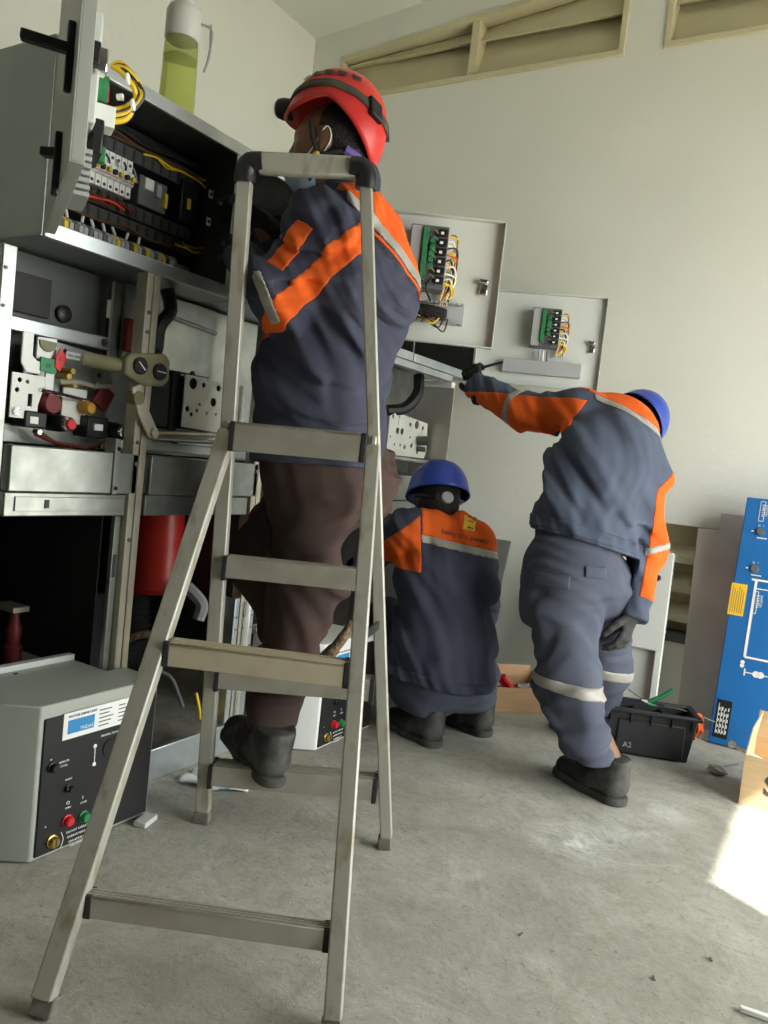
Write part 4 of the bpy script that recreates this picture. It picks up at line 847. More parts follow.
taper('tray_wall', [(TL-.008, 0, 0), (TL, 0, 0), (TL, TW, 0), (TL-.008, TW, 0)], [(TL+.012, -.012, TH), (TL+.02, -.012, TH), (TL+.02, TW+.012, TH), (TL+.012, TW+.012, TH)], 'boxblack')
tblk(0, TL, 0, TW, .003, .010, 'tray_floor')
for a, b, c_, d_ in ((-.032, TL+.032, -.026, -.006), (-.032, TL+.032, TW+.006, TW+.026), (-.032, -.010, -.026, TW+.026), (TL+.010, TL+.032, -.026, TW+.026)): tblk(a, b, c_, d_, TH-.004, TH+.010, 'rim')
fpn = tblk(.03, TL-.02, -.014, -.004, .008, TH-.03, 'front_boss', bev=.006)
for k in range(5): tblk(.0+.072*k, .004+.072*k, -.022, -.006, TH-.040, TH-.004, 'rib', bev=.001)
for a in (.10, .20): tblk(a, a+.004, 0, TW, .01, TH-.01, 'divider', bev=.001)
text('mark', 'A2', .028, ta+tx*.055+ty*-.0155+UZ*.032, tx, UZ, 'duct', fpn)
P3 = lambda x, y, d: at(x, y, d)
pr_ = thing('pliers', P3(652, 708, 3.02), 'green handled pliers lying across the toolbox', 'pliers')
MB().tube([P3(647, 703, 3.00), P3(653, 700, 3.0), P3(663, 696, 3.0), P3(673, 690, 3.0)], .009, n=10).build('grip', 'toolg', pr_, smooth=True)
MB().tube([P3(648, 704, 3.00), P3(657, 706, 3.0), P3(667, 707, 3.0), P3(678, 709, 3.0)], .008, n=10).build('grip', 'toolg', pr_, smooth=True)
MB().cyl(P3(649, 703, 3.0), P3(641, 700, 3.0), .010, .004, n=8).build('jaw', 'galvd', pr_)
sdv = thing('screwdriver', P3(650, 705, 3.04), 'thin dark screwdriver sticking out of the toolbox', 'screwdriver')
MB().cyl(P3(628, 689, 3.04), P3(645, 701, 3.04), .0025, n=8).build('shaft', 'ductd', sdv); MB().cyl(P3(645, 701, 3.04), P3(661, 713, 3.04), .009, .011, n=10).build('handle', 'toolg', sdv, smooth=True)
wr = thing('wire_coil', P3(668, 712, 3.0), 'loose thin yellow wire lying on the toolbox rim', 'wire')
MB().tube([P3(664, 706, 2.98), P3(676, 708, 2.96), P3(688, 712, 2.95), P3(700, 716, 2.95), P3(715, 722, 2.97)], .0022, n=6).build('strand', 'khaki', wr, smooth=True)
og = thing('orange_rag', pz(697, 742, .02), 'bright orange rag hanging over the toolbox end', 'rag')
def lump(name, c_, r, m_, par, seed=1, sq=(1, 1, 1), amp=.25, n=16):
    random.seed(seed); vs, fs = [], []; ph = [random.uniform(0, 6) for _ in range(6)]
    for i in range(n+1):
        th_ = math.pi*i/n
        for j in range(2*n):
            p = math.pi*j/n; d = Vector((math.sin(th_)*math.cos(p), math.sin(th_)*math.sin(p), math.cos(th_)))
            k_ = 1+amp*(math.sin(3*d.x*2+ph[0])*math.sin(4*d.y+ph[1])+.6*math.sin(7*d.z+ph[2]+3*d.x))
            vs.append(Vector(c_)+Vector((d.x*sq[0], d.y*sq[1], d.z*sq[2]))*r*k_)
    for i in range(n):
        for j in range(2*n): a = i*2*n+j; b = i*2*n+(j+1) % (2*n); fs.append((a, b, b+2*n, a+2*n))
    return MB().add(vs, fs).build(name, m_, par, smooth=True)
lump('rag_fold', P3(697, 726, 2.90), .030, mat('orange_rag_cloth', (.80, .12, .02), .8), og, 2, (.65, .7, 1.35))
lump('rag_fold', P3(693, 734, 2.90), .018, bpy.data.materials['orange_rag_cloth'], og, 5, (.7, .7, 1.3))

# cartons
def carton(o, ex, ey, L_, W_, H_, m_, label, flaps):
    o, ex, ey = Vector(o), Vector(ex).normalized(), Vector(ey).normalized()
    t = thing('carton', o+ex*L_/2+ey*W_/2, label, 'box')
    q = .004
    def wall(c_, a, b, d): return MB().obox(c_, a, b, d).build('side', m_, t, .001)
    wall(o+ex*L_/2+ey*q/2+UZ*H_/2, ex*L_/2, ey*q/2, UZ*H_/2); wall(o+ex*L_/2+ey*(W_-q/2)+UZ*H_/2, ex*L_/2, ey*q/2, UZ*H_/2)
    wall(o+ex*q/2+ey*W_/2+UZ*H_/2, ex*q/2, ey*(W_/2-q), UZ*H_/2); wall(o+ex*(L_-q/2)+ey*W_/2+UZ*H_/2, ex*q/2, ey*(W_/2-q), UZ*H_/2)
    MB().obox(o+ex*L_/2+ey*W_/2+UZ*.004, ex*(L_/2-q), ey*(W_/2-q), UZ*.002).build('bottom', m_, t)
    for side, ln, ang in flaps:
        if side == 'back': b0, al, out = o+ex*L_/2+ey*(W_-q/2)+UZ*H_, ex*L_/2, ey
        elif side == 'front': b0, al, out = o+ex*L_/2+ey*q/2+UZ*H_, ex*L_/2, -ey
        elif side == 'left': b0, al, out = o+ex*q/2+ey*W_/2+UZ*H_, ey*(W_/2), -ex
        else: b0, al, out = o+ex*(L_-q/2)+ey*W_/2+UZ*H_, ey*(W_/2), ex
        d = UZ*math.cos(ang)+out*math.sin(ang)
        MB().obox(b0+d*ln/2, al, d*ln/2, al.cross(d).normalized()*.0018).build('flap', m_, t)
    return t
ca, cb = pz(487, 712, 0), pz(546, 714, 0); cex = (cb-ca).normalized(); cey = Vector((-cex.y, cex.x, 0))
carton(ca, cex, cey, (cb-ca).length, .20, .105, 'card', 'small open brown carton of tools on the floor behind the crouching man', [('back', .045, .25), ('left', .05, -.5), ('right', .05, .6)])
rp = thing('red_pliers', at(507, 690, 3.30), 'red handled pliers poking out of the small brown carton', 'pliers')
MB().tube([at(503, 676, 3.27), at(506, 681, 3.29), at(511, 687, 3.31), at(516, 694, 3.33)], .011, n=10).build('grip', 'red', rp, smooth=True)
MB().tube([at(500, 679, 3.29), at(504, 686, 3.31), at(512, 692, 3.33)], .009, n=10).build('grip', 'red', rp, smooth=True)
bk = thing('black_probe', at(496, 690, 3.27), 'black test lead lying across the small carton corner', 'test lead')
MB().tube([at(489, 683, 3.24), at(494, 686, 3.25), at(501, 688, 3.27), at(509, 691, 3.30)], .008, n=8).build('lead', 'black', bk, smooth=True)
lump('crumpled_film', at(529, 690, 3.40), .045, 'duct', None, 8, (1.2, .8, .5), .35); tag(bpy.data.objects['crumpled_film'], 'crumpled grey plastic film in the small brown carton', 'plastic film')
da, db = pz(738, 804, 0), pz(768, 813, 0); dex = (db-da).normalized(); dey = Vector((-dex.y, dex.x, 0))
carton(da, dex, dey, .34, .26, .165, 'cardl', 'pale open carton with a black letter at the right picture edge', [('left', .09, -.12), ('back', .09, .3)])
text('printed_letter', 'S', .085, da+dex*.066-dey*.001+UZ*.055, dex, UZ, 'ink', bpy.data.objects['carton.001'], bold=.003)
sw = thing('white_brush', at(745, 752, 2.62), 'white plastic stick with rounded tip poking out of the pale carton', 'brush')
MB().cyl(at(735, 746, 2.62), at(768, 764, 2.56), .0055, .008, n=10).build('stick', 'white', sw, smooth=True); lump('tip', at(732, 744, 2.62), .013, 'white', sw, 4, (1, 1, 1), .08, 10)
pl_ = tag(lump('cable_gland', pz(717, 770, .018), .020, 'duct', None, 11, (1.6, .9, .8), .2), 'small grey plastic gland lying on the floor before the blue cover', 'fitting')
MB().cyl(pz(722, 767, .018), pz(738, 764, .018), .004, n=8).build('pin', 'ductd', pl_)
pp = pz(757, 1014, .006); tag(MB().obox(pp, Vector((.030, .004, 0)), Vector((-.001, .006, 0)), UZ*.005).build('plastic_offcut', 'white', None, .002), 'white plastic offcut on the floor at the lower right', 'scrap')
random.seed(12)
for k, (x, y) in enumerate(((521, 934), (711, 959), (654, 978))):
    p = pz(x, y, .003); a_ = random.uniform(0, 3); tag(MB().obox(p, Vector((math.cos(a_), math.sin(a_), 0))*.007, Vector((-math.sin(a_), math.cos(a_), 0))*.002, UZ*.0015).build('floor_scrap', 'ductd', None, .0005), ('tiny dark scrap on the floor right of the near ladder leg', 'tiny dark scrap on the floor nearest the white plastic offcut', 'tiny dark scrap on the floor left of the white plastic offcut')[k], 'scrap', 'tiny scraps on the floor')
# ---------------------------------------------------------------- people: signed distance fields meshed with surface nets
class Field:
    def __init__(s, lo, hi, h):
        s.lo = np.array(lo, np.float32); s.h = h
        s.n = np.maximum(np.ceil((np.array(hi)-s.lo)/h).astype(int)+1, 4)
        s.ax = [s.lo[i]+h*np.arange(s.n[i], dtype=np.float32) for i in range(3)]
        s.V = np.full(s.n, 0.5, np.float32)
    def copy(s):
        c = Field.__new__(Field); c.lo, c.h, c.n, c.ax = s.lo, s.h, s.n, s.ax; c.V = s.V.copy(); return c
    def win(s, lo, hi):
        sl = []
        for i in range(3):
            a = int(np.clip(math.floor((lo[i]-s.lo[i])/s.h), 0, s.n[i]-1)); b = int(np.clip(math.ceil((hi[i]-s.lo[i])/s.h)+1, a+1, s.n[i])); sl.append(slice(a, b))
        return tuple(sl), s.ax[0][sl[0]][:, None, None], s.ax[1][sl[1]][None, :, None], s.ax[2][sl[2]][None, None, :]
    def blend(s, sl, d, k):
        v = s.V[sl]
        if k <= 0: s.V[sl] = np.minimum(v, d); return
        hh = np.clip(0.5+0.5*(v-d)/k, 0, 1); s.V[sl] = v*(1-hh)+d*hh-k*hh*(1-hh)
    def cap(s, a, b, ra, rb, k=.03, side=None, sf=1.0):
        """tapered capsule; side/sf: unit vector along which the section is sf times wider"""
        a, b = np.array(a, np.float32), np.array(b, np.float32); R_ = max(ra, rb)*max(sf, 1)+k+.03
        sl, X, Y, Z = s.win(np.minimum(a, b)-R_, np.maximum(a, b)+R_)
        ab = b-a; L2 = max(float(ab@ab), 1e-9)
        px_, py_, pz_ = X-a[0], Y-a[1], Z-a[2]
        t = np.clip((px_*ab[0]+py_*ab[1]+pz_*ab[2])/L2, 0, 1)
        qx, qy, qz = px_-t*ab[0], py_-t*ab[1], pz_-t*ab[2]
        q2 = qx*qx+qy*qy+qz*qz
        if side is not None:
            w_ = qx*side[0]+qy*side[1]+qz*side[2]; q2 = q2-w_*w_*(1-1/(sf*sf))
        s.blend(sl, np.sqrt(np.maximum(q2, 0))-(ra+(rb-ra)*t), k); return s
    def ell(s, c, axes, radii, k=.02):
        c = np.array(c, np.float32); R_ = max(radii)+k+.03
        sl, X, Y, Z = s.win(c-R_, c+R_); q = 0
        for a_, r in zip(axes, radii): w_ = ((X-c[0])*a_[0]+(Y-c[1])*a_[1]+(Z-c[2])*a_[2])/r; q = q+w_*w_
        s.blend(sl, (np.sqrt(q)-1)*min(radii), k); return s
    def lin(s, p, n): return (s.ax[0]-p[0])[:, None, None]*n[0]+(s.ax[1]-p[1])[None, :, None]*n[1]+(s.ax[2]-p[2])[None, None, :]*n[2]
    def cut(s, p, n): s.V = np.maximum(s.V, s.lin(p, n).astype(np.float32)); return s     # keeps the side n points away from
    def carve(s, other, k=.0): s.V = np.maximum(s.V, -other); return s
    def folds(s, amp, freq, d, warp=1.0, seed=0, mask=None):
        r = np.random.default_rng(seed); ph = r.uniform(0, 6, 8)
        X, Y, Z = s.ax[0][:, None, None], s.ax[1][None, :, None], s.ax[2][None, None, :]
        w_ = warp*(np.sin(9*X+7*Z+ph[0])+np.sin(8*Y-6*Z+ph[1])+.6*np.sin(17*Z+13*X-11*Y+ph[2]))
        base = (X*d[0]+Y*d[1]+Z*d[2])*freq+w_
        f_ = np.sin(base+ph[3])+.5*np.sin(1.9*base+1.3*w_+ph[4])
        g = .5+.5*np.sin(6*X+9*Y-7*Z+ph[5])*np.sin(11*Z-5*Y+ph[6])
        f_ = (f_*g).astype(np.float32)*amp
        s.V = s.V+(f_ if mask is None else f_*mask); return s
    def mesh(s):
        V = s.V; I = V < 0; nx, ny, nz = V.shape
        I[0] = I[-1] = False; I[:, 0] = I[:, -1] = False; I[:, :, 0] = I[:, :, -1] = False
        cnt = np.zeros((nx-1, ny-1, nz-1), np.uint8)
        for i in (0, 1):
            for j in (0, 1):
                for k in (0, 1): cnt += I[i:nx-1+i, j:ny-1+j, k:nz-1+k]
        act = (cnt > 0) & (cnt < 8); ci = np.argwhere(act); idx = np.full(act.shape, -1, np.int32); idx[act] = np.arange(len(ci))
        acc = np.zeros((len(ci), 3), np.float64); num = np.zeros(len(ci))
        cor = [(i, j, k) for i in (0, 1) for j in (0, 1) for k in (0, 1)]
        for a in cor:
            for ax in range(3):
                if a[ax]: continue
                b = list(a); b[ax] = 1
                va = V[ci[:, 0]+a[0], ci[:, 1]+a[1], ci[:, 2]+a[2]]; vb = V[ci[:, 0]+b[0], ci[:, 1]+b[1], ci[:, 2]+b[2]]
                m_ = (va < 0) != (vb < 0); t = np.where(m_, va/np.where(va == vb, 1, va-vb), 0)
                p = np.tile(np.array(a, float), (len(ci), 1)); p[:, ax] += t
                acc[m_] += p[m_]; num[m_] += 1
        verts = s.lo+(ci+acc/np.maximum(num, 1)[:, None])*s.h
        F_ = []
        for ax in range(3):
            o1, o2 = (ax+1) % 3, (ax+2) % 3
            a = [slice(1, -1)]*3; b = [slice(1, -1)]*3; a[ax] = slice(0, -1); b[ax] = slice(1, None)
            A, B = I[tuple(a)], I[tuple(b)]; e_ = np.argwhere(A != B)
            fl = A[e_[:, 0], e_[:, 1], e_[:, 2]]
            base = e_+1; base[:, ax] -= 1
            q = []
            for d1, d2 in ((-1, -1), (0, -1), (0, 0), (-1, 0)):
                c_ = base.copy(); c_[:, o1] += d1; c_[:, o2] += d2; q.append(idx[c_[:, 0], c_[:, 1], c_[:, 2]])
            q = np.stack(q, 1); q[~fl] = q[~fl][:, ::-1]; F_.append(q)
        F_ = np.concatenate(F_); F_ = F_[(F_ >= 0).all(1)]
        return verts, F_
    def build(s, name, material, parent=None, xf=None):
        v, q = s.mesh()
        if xf is not None: v = v@np.array(xf.to_3x3()).T+np.array(xf.translation)
        me = bpy.data.meshes.new(name); me.vertices.add(len(v)); me.vertices.foreach_set('co', v.astype(np.float32).ravel())
        me.loops.add(len(q)*4); me.loops.foreach_set('vertex_index', q.ravel().astype(np.int32))
        me.polygons.add(len(q)); me.polygons.foreach_set('loop_start', np.arange(0, len(q)*4, 4, dtype=np.int32)); me.polygons.foreach_set('loop_total', np.full(len(q), 4, np.int32))
        if xf is not None and xf.to_3x3().determinant() < 0: me.flip_normals()
        me.update(calc_edges=True); me.validate()
        return _finish(name, me, M[material] if isinstance(material, str) else material, parent, smooth=True)

def bounds(pts, pad):
    a = np.array([list(p) for p in pts]); return a.min(0)-pad, a.max(0)+pad
def frame(o, x, up):                                       # matrix with x axis along x, z axis near up
    x = Vector(x).normalized(); y = Vector(up).cross(x).normalized(); z = x.cross(y)
    return Matrix(((x.x, y.x, z.x, o[0]), (x.y, y.y, z.y, o[1]), (x.z, y.z, z.z, o[2]), (0, 0, 0, 1)))
IDN = [(1, 0, 0), (0, 1, 0), (0, 0, 1)]

def glove(parent, wrist, fwd, back, curl, left, m_='glove', scale=1.0, name='glove'):
    """hand in a glove: x = finger direction, z = back of the hand, thumb on -y (left hand: +y after mirroring)"""
    F_ = Field((-.06, -.085, -.10), (.16, .085, .06), .0032)
    F_.cap((-.05, 0, 0), (.0, 0, 0), .033, .030, .01, (0, 1, 0), 1.15)
    F_.cap((.005, .004, 0), (.075, .004, 0), .020, .016, .012, (0, 1, 0), 2.1)
    lens = ((-.033, .070), (-.011, .078), (.011, .073), (.033, .058))
    for k, (y0, L_) in enumerate(lens):
        p = Vector((.078-.003*abs(k-1.3), y0, .002)); ang = 0.0; d = Vector((1, y0*1.6, 0)).normalized(); r = .0105
        for j, fr in enumerate((.45, .32, .23)):
            ang += curl*(.75, 1.0, .7)[j]*(1+.12*k)
            q = p+Vector((d.x*math.cos(ang), d.y*math.cos(ang), -math.sin(ang)))*L_*fr; F_.cap(p, q, r, r-.001, .005); p = q; r -= .0009
    p = Vector((.018, -.030, -.004)); dd = Vector((.62, -.62, -.25))
    for j, fr in enumerate((.036, .030, .024)):
        d = Vector((dd.x+.28*j, dd.y+.40*curl*j, dd.z-.45*curl*j)).normalized(); q = p+d*fr; F_.cap(p, q, .0135-.0012*j, .0125-.0012*j, .008); p = q
    X = frame(wrist, fwd, back)
    if left: X = X @ Matrix.Scale(-1, 4, (0, 1, 0))
    X = X @ Matrix.Scale(scale, 4)
    return F_.build(name, m_, parent, X)

def boot(parent, ankle_floor, fwd, up=(0, 0, 1), tall=.118):
    """ankle_floor: point of the sole under the ankle; returns the boot upper with its sole and laces as sub-parts"""
    F_ = Field((-.11, -.075, -.02), (.25, .075, tall+.05), .0045)
    F_.cap((-.035, 0, .055), (.06, 0, .055), .043, .045, .03, (0, 1, 0), .95).cap((.06, 0, .052), (.165, .004, .036), .046, .034, .03, (0, 1, 0), 1.25)
    F_.cap((-.01, 0, .07), (-.015, 0, tall), .050, .050, .03, (0, 1, 0), .95).cap((-.018, 0, tall-.01), (-.020, 0, tall+.006), .056, .055, .012, (0, 1, 0), .95)
    F_.folds(.0022, 70, (1, 0, .6), .8, 5)
    F_.cut((0, 0, .018), (0, 0, -1)); F_.cut((0, 0, tall+.022), (0, 0, 1))
    X = frame(ankle_floor, fwd, up)
    b = F_.build('boot', 'boot', parent, X)
    S = Field((-.12, -.08, -.01), (.25, .08, .04), .0045)
    S.cap((-.035, 0, .012), (.06, 0, .012), .046, .044, .02, (0, 1, 0), .95).cap((.06, 0, .012), (.168, .004, .012), .046, .042, .03, (0, 1, 0), 1.1)
    S.cut((0, 0, .026), (0, 0, 1)).cut((0, 0, 0), (0, 0, -1))
    S.build('sole', 'sole', b, X)
    R_ = X.to_3x3()
    for j in range(4):
        z = .080+.012*j; xx = .064-.009*j
        MB().tube([X @ Vector((xx-.02, -.034, z-.006)), X @ Vector((xx+.006, 0, z+.004)), X @ Vector((xx-.02, .034, z-.006))], .0028, n=6, sub=4).build('lace', 'strap', b, smooth=True)
    return b

def dome(parent, X, prof, m_, name, a=.105, b=.125, hgt=.10, low=None, nu=56, nv=16, th=.005):
    """helmet shell: X maps local (x forward, y left, z up); low(phi) = height of the lower edge, prof(phi, t) = brim flare"""
    vs, fs = [], []
    for j in range(nv+1):
        for i in range(nu):
            ph = 2*math.pi*i/nu; t = j/nv; zl = low(ph)
            # t 0 at crown -> 1 at lower edge, along a superellipse
            e0 = math.pi/2; e1 = math.asin(max(-.9, min(.9, zl/hgt))); el = e0+(e1-e0)*t
            ce, se = max(math.cos(el), 0)**.85, math.sin(el)
            f_ = 1+prof(ph, t); vs.append(X @ Vector((b*ce*math.cos(ph)*f_, a*ce*math.sin(ph)*f_, hgt*se)))
    for j in range(nv):
        for i in range(nu): k = j*nu+i; k2 = j*nu+(i+1) % nu; fs.append((k, k2, k2+nu, k+nu))
    o = MB().add(vs, fs).build(name, m_, parent, smooth=True)
    s_ = o.modifiers.new('thickness', 'SOLIDIFY'); s_.thickness = th; s_.offset = -1
    return o
def dome_pt(X, ph, el, a, b, hgt, k=1.0): ce = max(math.cos(el), 0)**.85; return X @ Vector((b*ce*math.cos(ph)*k, a*ce*math.sin(ph)*k, hgt*math.sin(el)*k))
def dome_band(parent, X, path, wdt, m_, name, a, b, hgt, k=1.02, th=.003):
    """strap lying on a dome; path: list of (phi, elevation)"""
    vs, fs = [], []; n = len(path)
    for i, (ph, el) in enumerate(path):
        for s_ in (-1, 1): vs.append(dome_pt(X, ph, el+s_*wdt/2, a, b, hgt, k))
    for i in range(n-1): fs.append((2*i, 2*i+1, 2*i+3, 2*i+2))
    o = MB().add(vs, fs).build(name, m_, parent, smooth=True); q = o.modifiers.new('thickness', 'SOLIDIFY'); q.thickness = th; q.offset = 1
    return o
def seq(path, n=8):
    out = []
    for (a, b) in zip(path[:-1], path[1:]):
        for i in range(n): t = i/n; out.append((a[0]+(b[0]-a[0])*t, a[1]+(b[1]-a[1])*t))
    return out+[path[-1]]
def head_sdf(F_, c, fwd, up, s=1.0):
    """skull, face, jaw, nose, ears, lips, brows added to a body field; c = centre of the head"""
    f_ = Vector(fwd).normalized(); l_ = Vector(up).cross(f_).normalized(); u_ = f_.cross(l_); c = Vector(c)
    A = [tuple(f_), tuple(l_), tuple(u_)]; P = lambda x, y, z: c+(f_*x+l_*y+u_*z)*s
    F_.ell(P(-.008, 0, .030), A, (.098*s, .076*s, .090*s), .02).ell(P(.028, 0, -.035), A, (.062*s, .058*s, .078*s), .03)
    F_.cap(P(.062, 0, -.088), P(.058, 0, -.085), .024*s, .024*s, .03)                # chin
    F_.cap(P(.090, 0, .022), P(.106, 0, -.018), .010*s, .014*s, .012)               # nose
    for q in (-1, 1):
        F_.cap(P(.092, q*.012, -.018), P(.096, q*.012, -.020), .008*s, .008*s, .008)
        F_.cap(P(.082, q*.018, .034), P(.070, q*.045, .032), .012*s, .010*s, .014)   # brow
        F_.ell(P(.052, q*.042, -.012), A, (.030*s, .022*s, .026*s), .02)             # cheek
        F_.ell(P(-.006, q*.078, -.004), A, (.020*s, .008*s, .033*s), .006)           # ear
        F_.cap(P(.004, q*.076, -.026), P(.004, q*.076, -.030), .009*s, .008*s, .006)
        F_.ell(P(.072, q*.031, .012), A, (.012*s, .014*s, .009*s), .003)             # eyelid
    F_.cap(P(.088, -.018, -.052), P(.088, .018, -.052), .008*s, .008*s, .008, tuple(f_), 1.2).cap(P(.086, -.016, -.064), P(.086, .016, -.064), .009*s, .009*s, .008)
    return P, f_, l_, u_
def eyes(parent, P, f_, l_, u_, s=1.0):
    for q in (-1, 1):
        e = MB().lathe(P(.0705, q*.031, .011), f_, [(.0, 0), (.010*s, .003), (.0095*s, .008), (.006*s, .0125), (0, .0135)], n=14).build('eye', 'labelw', parent, smooth=True)
        MB().lathe(P(.0705, q*.031, .011), f_, [(.0, .0128), (.0045*s, .0128), (.004*s, .0145), (0, .0147)], n=12).build('iris', 'ink', e, smooth=True)
        MB().tube([P(.086, q*.014, .036), P(.084, q*.032, .041), P(.070, q*.050, .036)], .0035*s, n=6).build('eyebrow', 'hair', parent, smooth=True)

def lettering_on(obj, txt, size, centre, ex, ey, direction, material, parent, off=.0015):
    """text laid on a garment: every letter vertex is dropped along `direction` onto the cloth"""
    me = obj.data; w_ = WL[obj]; bv = BVHTree.FromPolygons([v.co+w_ for v in me.vertices], [tuple(p.vertices) for p in me.polygons])
    tm = text_mesh(txt, size, centre, ex, ey, depth=.0004, align='CENTER')
    for v in tm.vertices:
        h_ = bv.ray_cast(Vector(v.co)-Vector(direction)*.3, Vector(direction))
        if h_[0] is not None: v.co = h_[0]-Vector(direction)*off
    return _finish('lettering', tm, M[material], parent)
def patch_on(obj, c, ex, ey, wdt, hgt, direction, material, parent, name, off=.0012, n=6):
    me = obj.data; w_ = WL[obj]; bv = BVHTree.FromPolygons([v.co+w_ for v in me.vertices], [tuple(p.vertices) for p in me.polygons]); vs, fs = [], []
    for j in range(n+1):
        for i in range(n+1):
            p = Vector(c)+Vector(ex)*wdt*(i/n-.5)+Vector(ey)*hgt*(j/n-.5); h_ = bv.ray_cast(p-Vector(direction)*.3, Vector(direction)); vs.append((h_[0] if h_[0] is not None else p)-Vector(direction)*off)
    for j in range(n):
        for i in range(n): k = j*(n+1)+i; fs.append((k, k+1, k+n+2, k+n+1))
    o = MB().add(vs, fs).build(name, material, parent, smooth=True); q = o.modifiers.new('thickness', 'SOLIDIFY'); q.thickness = .0015; q.offset = 0
    return o
nf = tuple(_f); nr_ = tuple(CR); nu_ = tuple(CU)
def scr(dx, dy): return CR*dx-CU*dy                       # direction in the picture plane, dy downwards
def split_panel(F_, conds, name, m_, parent, out=.0025):
    """piece of a garment, slightly proud of it: conds are distance arrays, kept where all are negative"""
    c = F_.copy(); c.V = c.V-out
    for d in conds: c.V = np.maximum(c.V, d.astype(np.float32))
    return c.build(name, m_, parent)
def slab(F_, p, n, half): return np.abs(F_.lin(p, n))-half

# ============================================================ man on the ladder
def man_ladder():
    D = 2.13
    fw = Vector((-1, .02, 0)).normalized(); lf = Vector((0, -1, 0)); sd_ = (0, 1, 0)
    hipc = at(322, 446, D); waist = at(321, 392, D); chest = at(346, 292, D); upper = at(352, 232, D); neck = at(348, 196, D-.02); headc = at(330, 151, D-.03)
    shL, elL, wrL = at(321, 226, D-.14), at(281, 300, D-.17), at(242, 262, D-.02)
    shR, elR, wrR = at(372, 238, D+.17), at(300, 290, D+.26), at(262, 222, D+.16)
    hipL, hipR = at(310, 470, D-.06), at(330, 470, D+.08)
    kneeL, kneeR = at(304, 596, D-.02), at(262, 560, D+.15)
    ftL = (RA+(RB-RA)*.30); ftL = Vector((ftL.x, ftL.y, 0))+Vector((.005, .014, RA.z+.016))
    ankL = ftL+Vector((-.01, .025, .13)); ankR = at(288, 640, D+.14)
    # body
    hf = Vector((-.93, -.36, -.05)).normalized(); hup = Vector((-.05, .02, 1)).normalized()
    lo, hi = bounds([headc+UZ*.13, headc-UZ*.13, shL, shR, elL, elR, wrL, wrR, hipL, hipR, kneeL, kneeR, ankL, ankR, headc+hf*.13], .13)
    B = Field(lo, hi, .0052)
    B.cap(hipc, waist, .095, .09, .05, sd_, 1.25).cap(waist, chest, .09, .095, .05, sd_, 1.25).cap(chest, upper, .095, .07, .05, sd_, 1.4)
    for a, b, c_ in ((shL, elL, wrL), (shR, elR, wrR)): B.cap(upper, a, .05, .048, .03).cap(a, b, .045, .038, .02).cap(b, c_, .038, .030, .02)
    for a, b, c_ in ((hipL, kneeL, ankL), (hipR, kneeR, ankR)): B.cap(a, b, .070, .050, .03).cap(b, c_, .050, .036, .03)
    B.cap(upper, neck, .055, .055, .03).cap(neck, headc-UZ*.06, .056, .056, .03)
    P, f_, l_, u_ = head_sdf(B, headc, hf, hup)
    person = B.build('person', 'skin'); tag(person, 'man in red helmet, navy and orange jacket, standing on the far side of the stepladder', 'person')
    eyes(person, P, f_, l_, u_); lo, hi = bounds([headc], .17)
    hr = Field(lo, hi, .005); hr.ell(P(-.020, 0, .028), [tuple(f_), tuple(l_), tuple(u_)], (.093, .080, .092), .01).ell(P(-.05, 0, -.03), [tuple(f_), tuple(l_), tuple(u_)], (.060, .066, .055), .02)
    hr.cut(P(.02, 0, 0), tuple((f_*.9+u_*-.45).normalized())); hr.build('hair', 'hair', person)
    # jacket
    lo, hi = bounds([shL, shR, elL, elR, wrL, wrR, hipc, upper, neck], .26); J = Field(lo, hi, .0048)
    hem = at(318, 462, D)
    J.cap(hem, waist, .158, .155, .05, sd_, 1.30).cap(waist, chest, .152, .160, .06, sd_, 1.22).cap(chest, upper, .160, .118, .06, sd_, 1.30)
    J.ell(at(366, 285, D+.02), IDN, (.11, .16, .16), .07)
    for a, b, c_ in ((shL, elL, wrL), (shR, elR, wrR)): J.cap(upper.lerp(a, .4), a, .09, .085, .05).cap(a, b, .083, .074, .045).cap(b, c_, .074, .052, .035)
    J.folds(.011, 34, (.6, .35, .65), 1.4, 3); J.folds(.008, 62, (.3, -.5, .8), 1.8, 8); J.folds(.0035, 120, (.7, .3, .6), 2.0, 9)
    J.cut(hem-UZ*.01, (0.05, 0, -1)); J.cut(neck+UZ*.012, tuple((UZ*.9+fw*.35).normalized()))
    for a, c_ in ((elL, wrL), (elR, wrR)): J.cut(c_, tuple((c_-a).normalized())) if False else None
    jk = J.build('jacket', 'navy', person)
    lin = J.lin
    arm = (elL-shL).normalized(); armn = Vector(nf)
    near = lin(at(330, 260, D-.08), nf)                    # only the near sleeve
    # yoke across the shoulders and upper back, above the reflective tape
    ty0, ty1 = at(372, 232, D), at(414, 268, D); td = (ty1-ty0).normalized(); tn = td.cross(Vector(nf)).normalized(); tn = tn if tn.z > 0 else -tn
    tapec = at(392, 250, D)
    split_panel(J, [-lin(tapec, tn), lin(at(338, 212, D), tuple((CR*-.86-CU*.5)))], 'orange_yoke', 'orange', jk)
    split_panel(J, [slab(J, tapec-tn*.012, tn, .014), lin(at(350, 215, D), tuple(-CR))], 'reflective_stripe', 'reflex', jk, .0045)
    split_panel(J, [slab(J, tapec-tn*.034, tn, .005), lin(at(372, 215, D), tuple(-CR))], 'orange_piping', 'orange', jk, .0035)
    # shoulder band running from the collar down the back of the sleeve to the elbow
    a, b = at(352, 232, D), at(266, 322, D); bd = (b-a).normalized(); bn_ = bd.cross(Vector(nf)).normalized()
    split_panel(J, [slab(J, at(317, 279, D-.2), bn_, .029), near, lin(at(364, 200, D), tuple(CR)), lin(at(272, 330, D-.2), tuple(-CU))], 'sleeve_band', 'orange', jk)
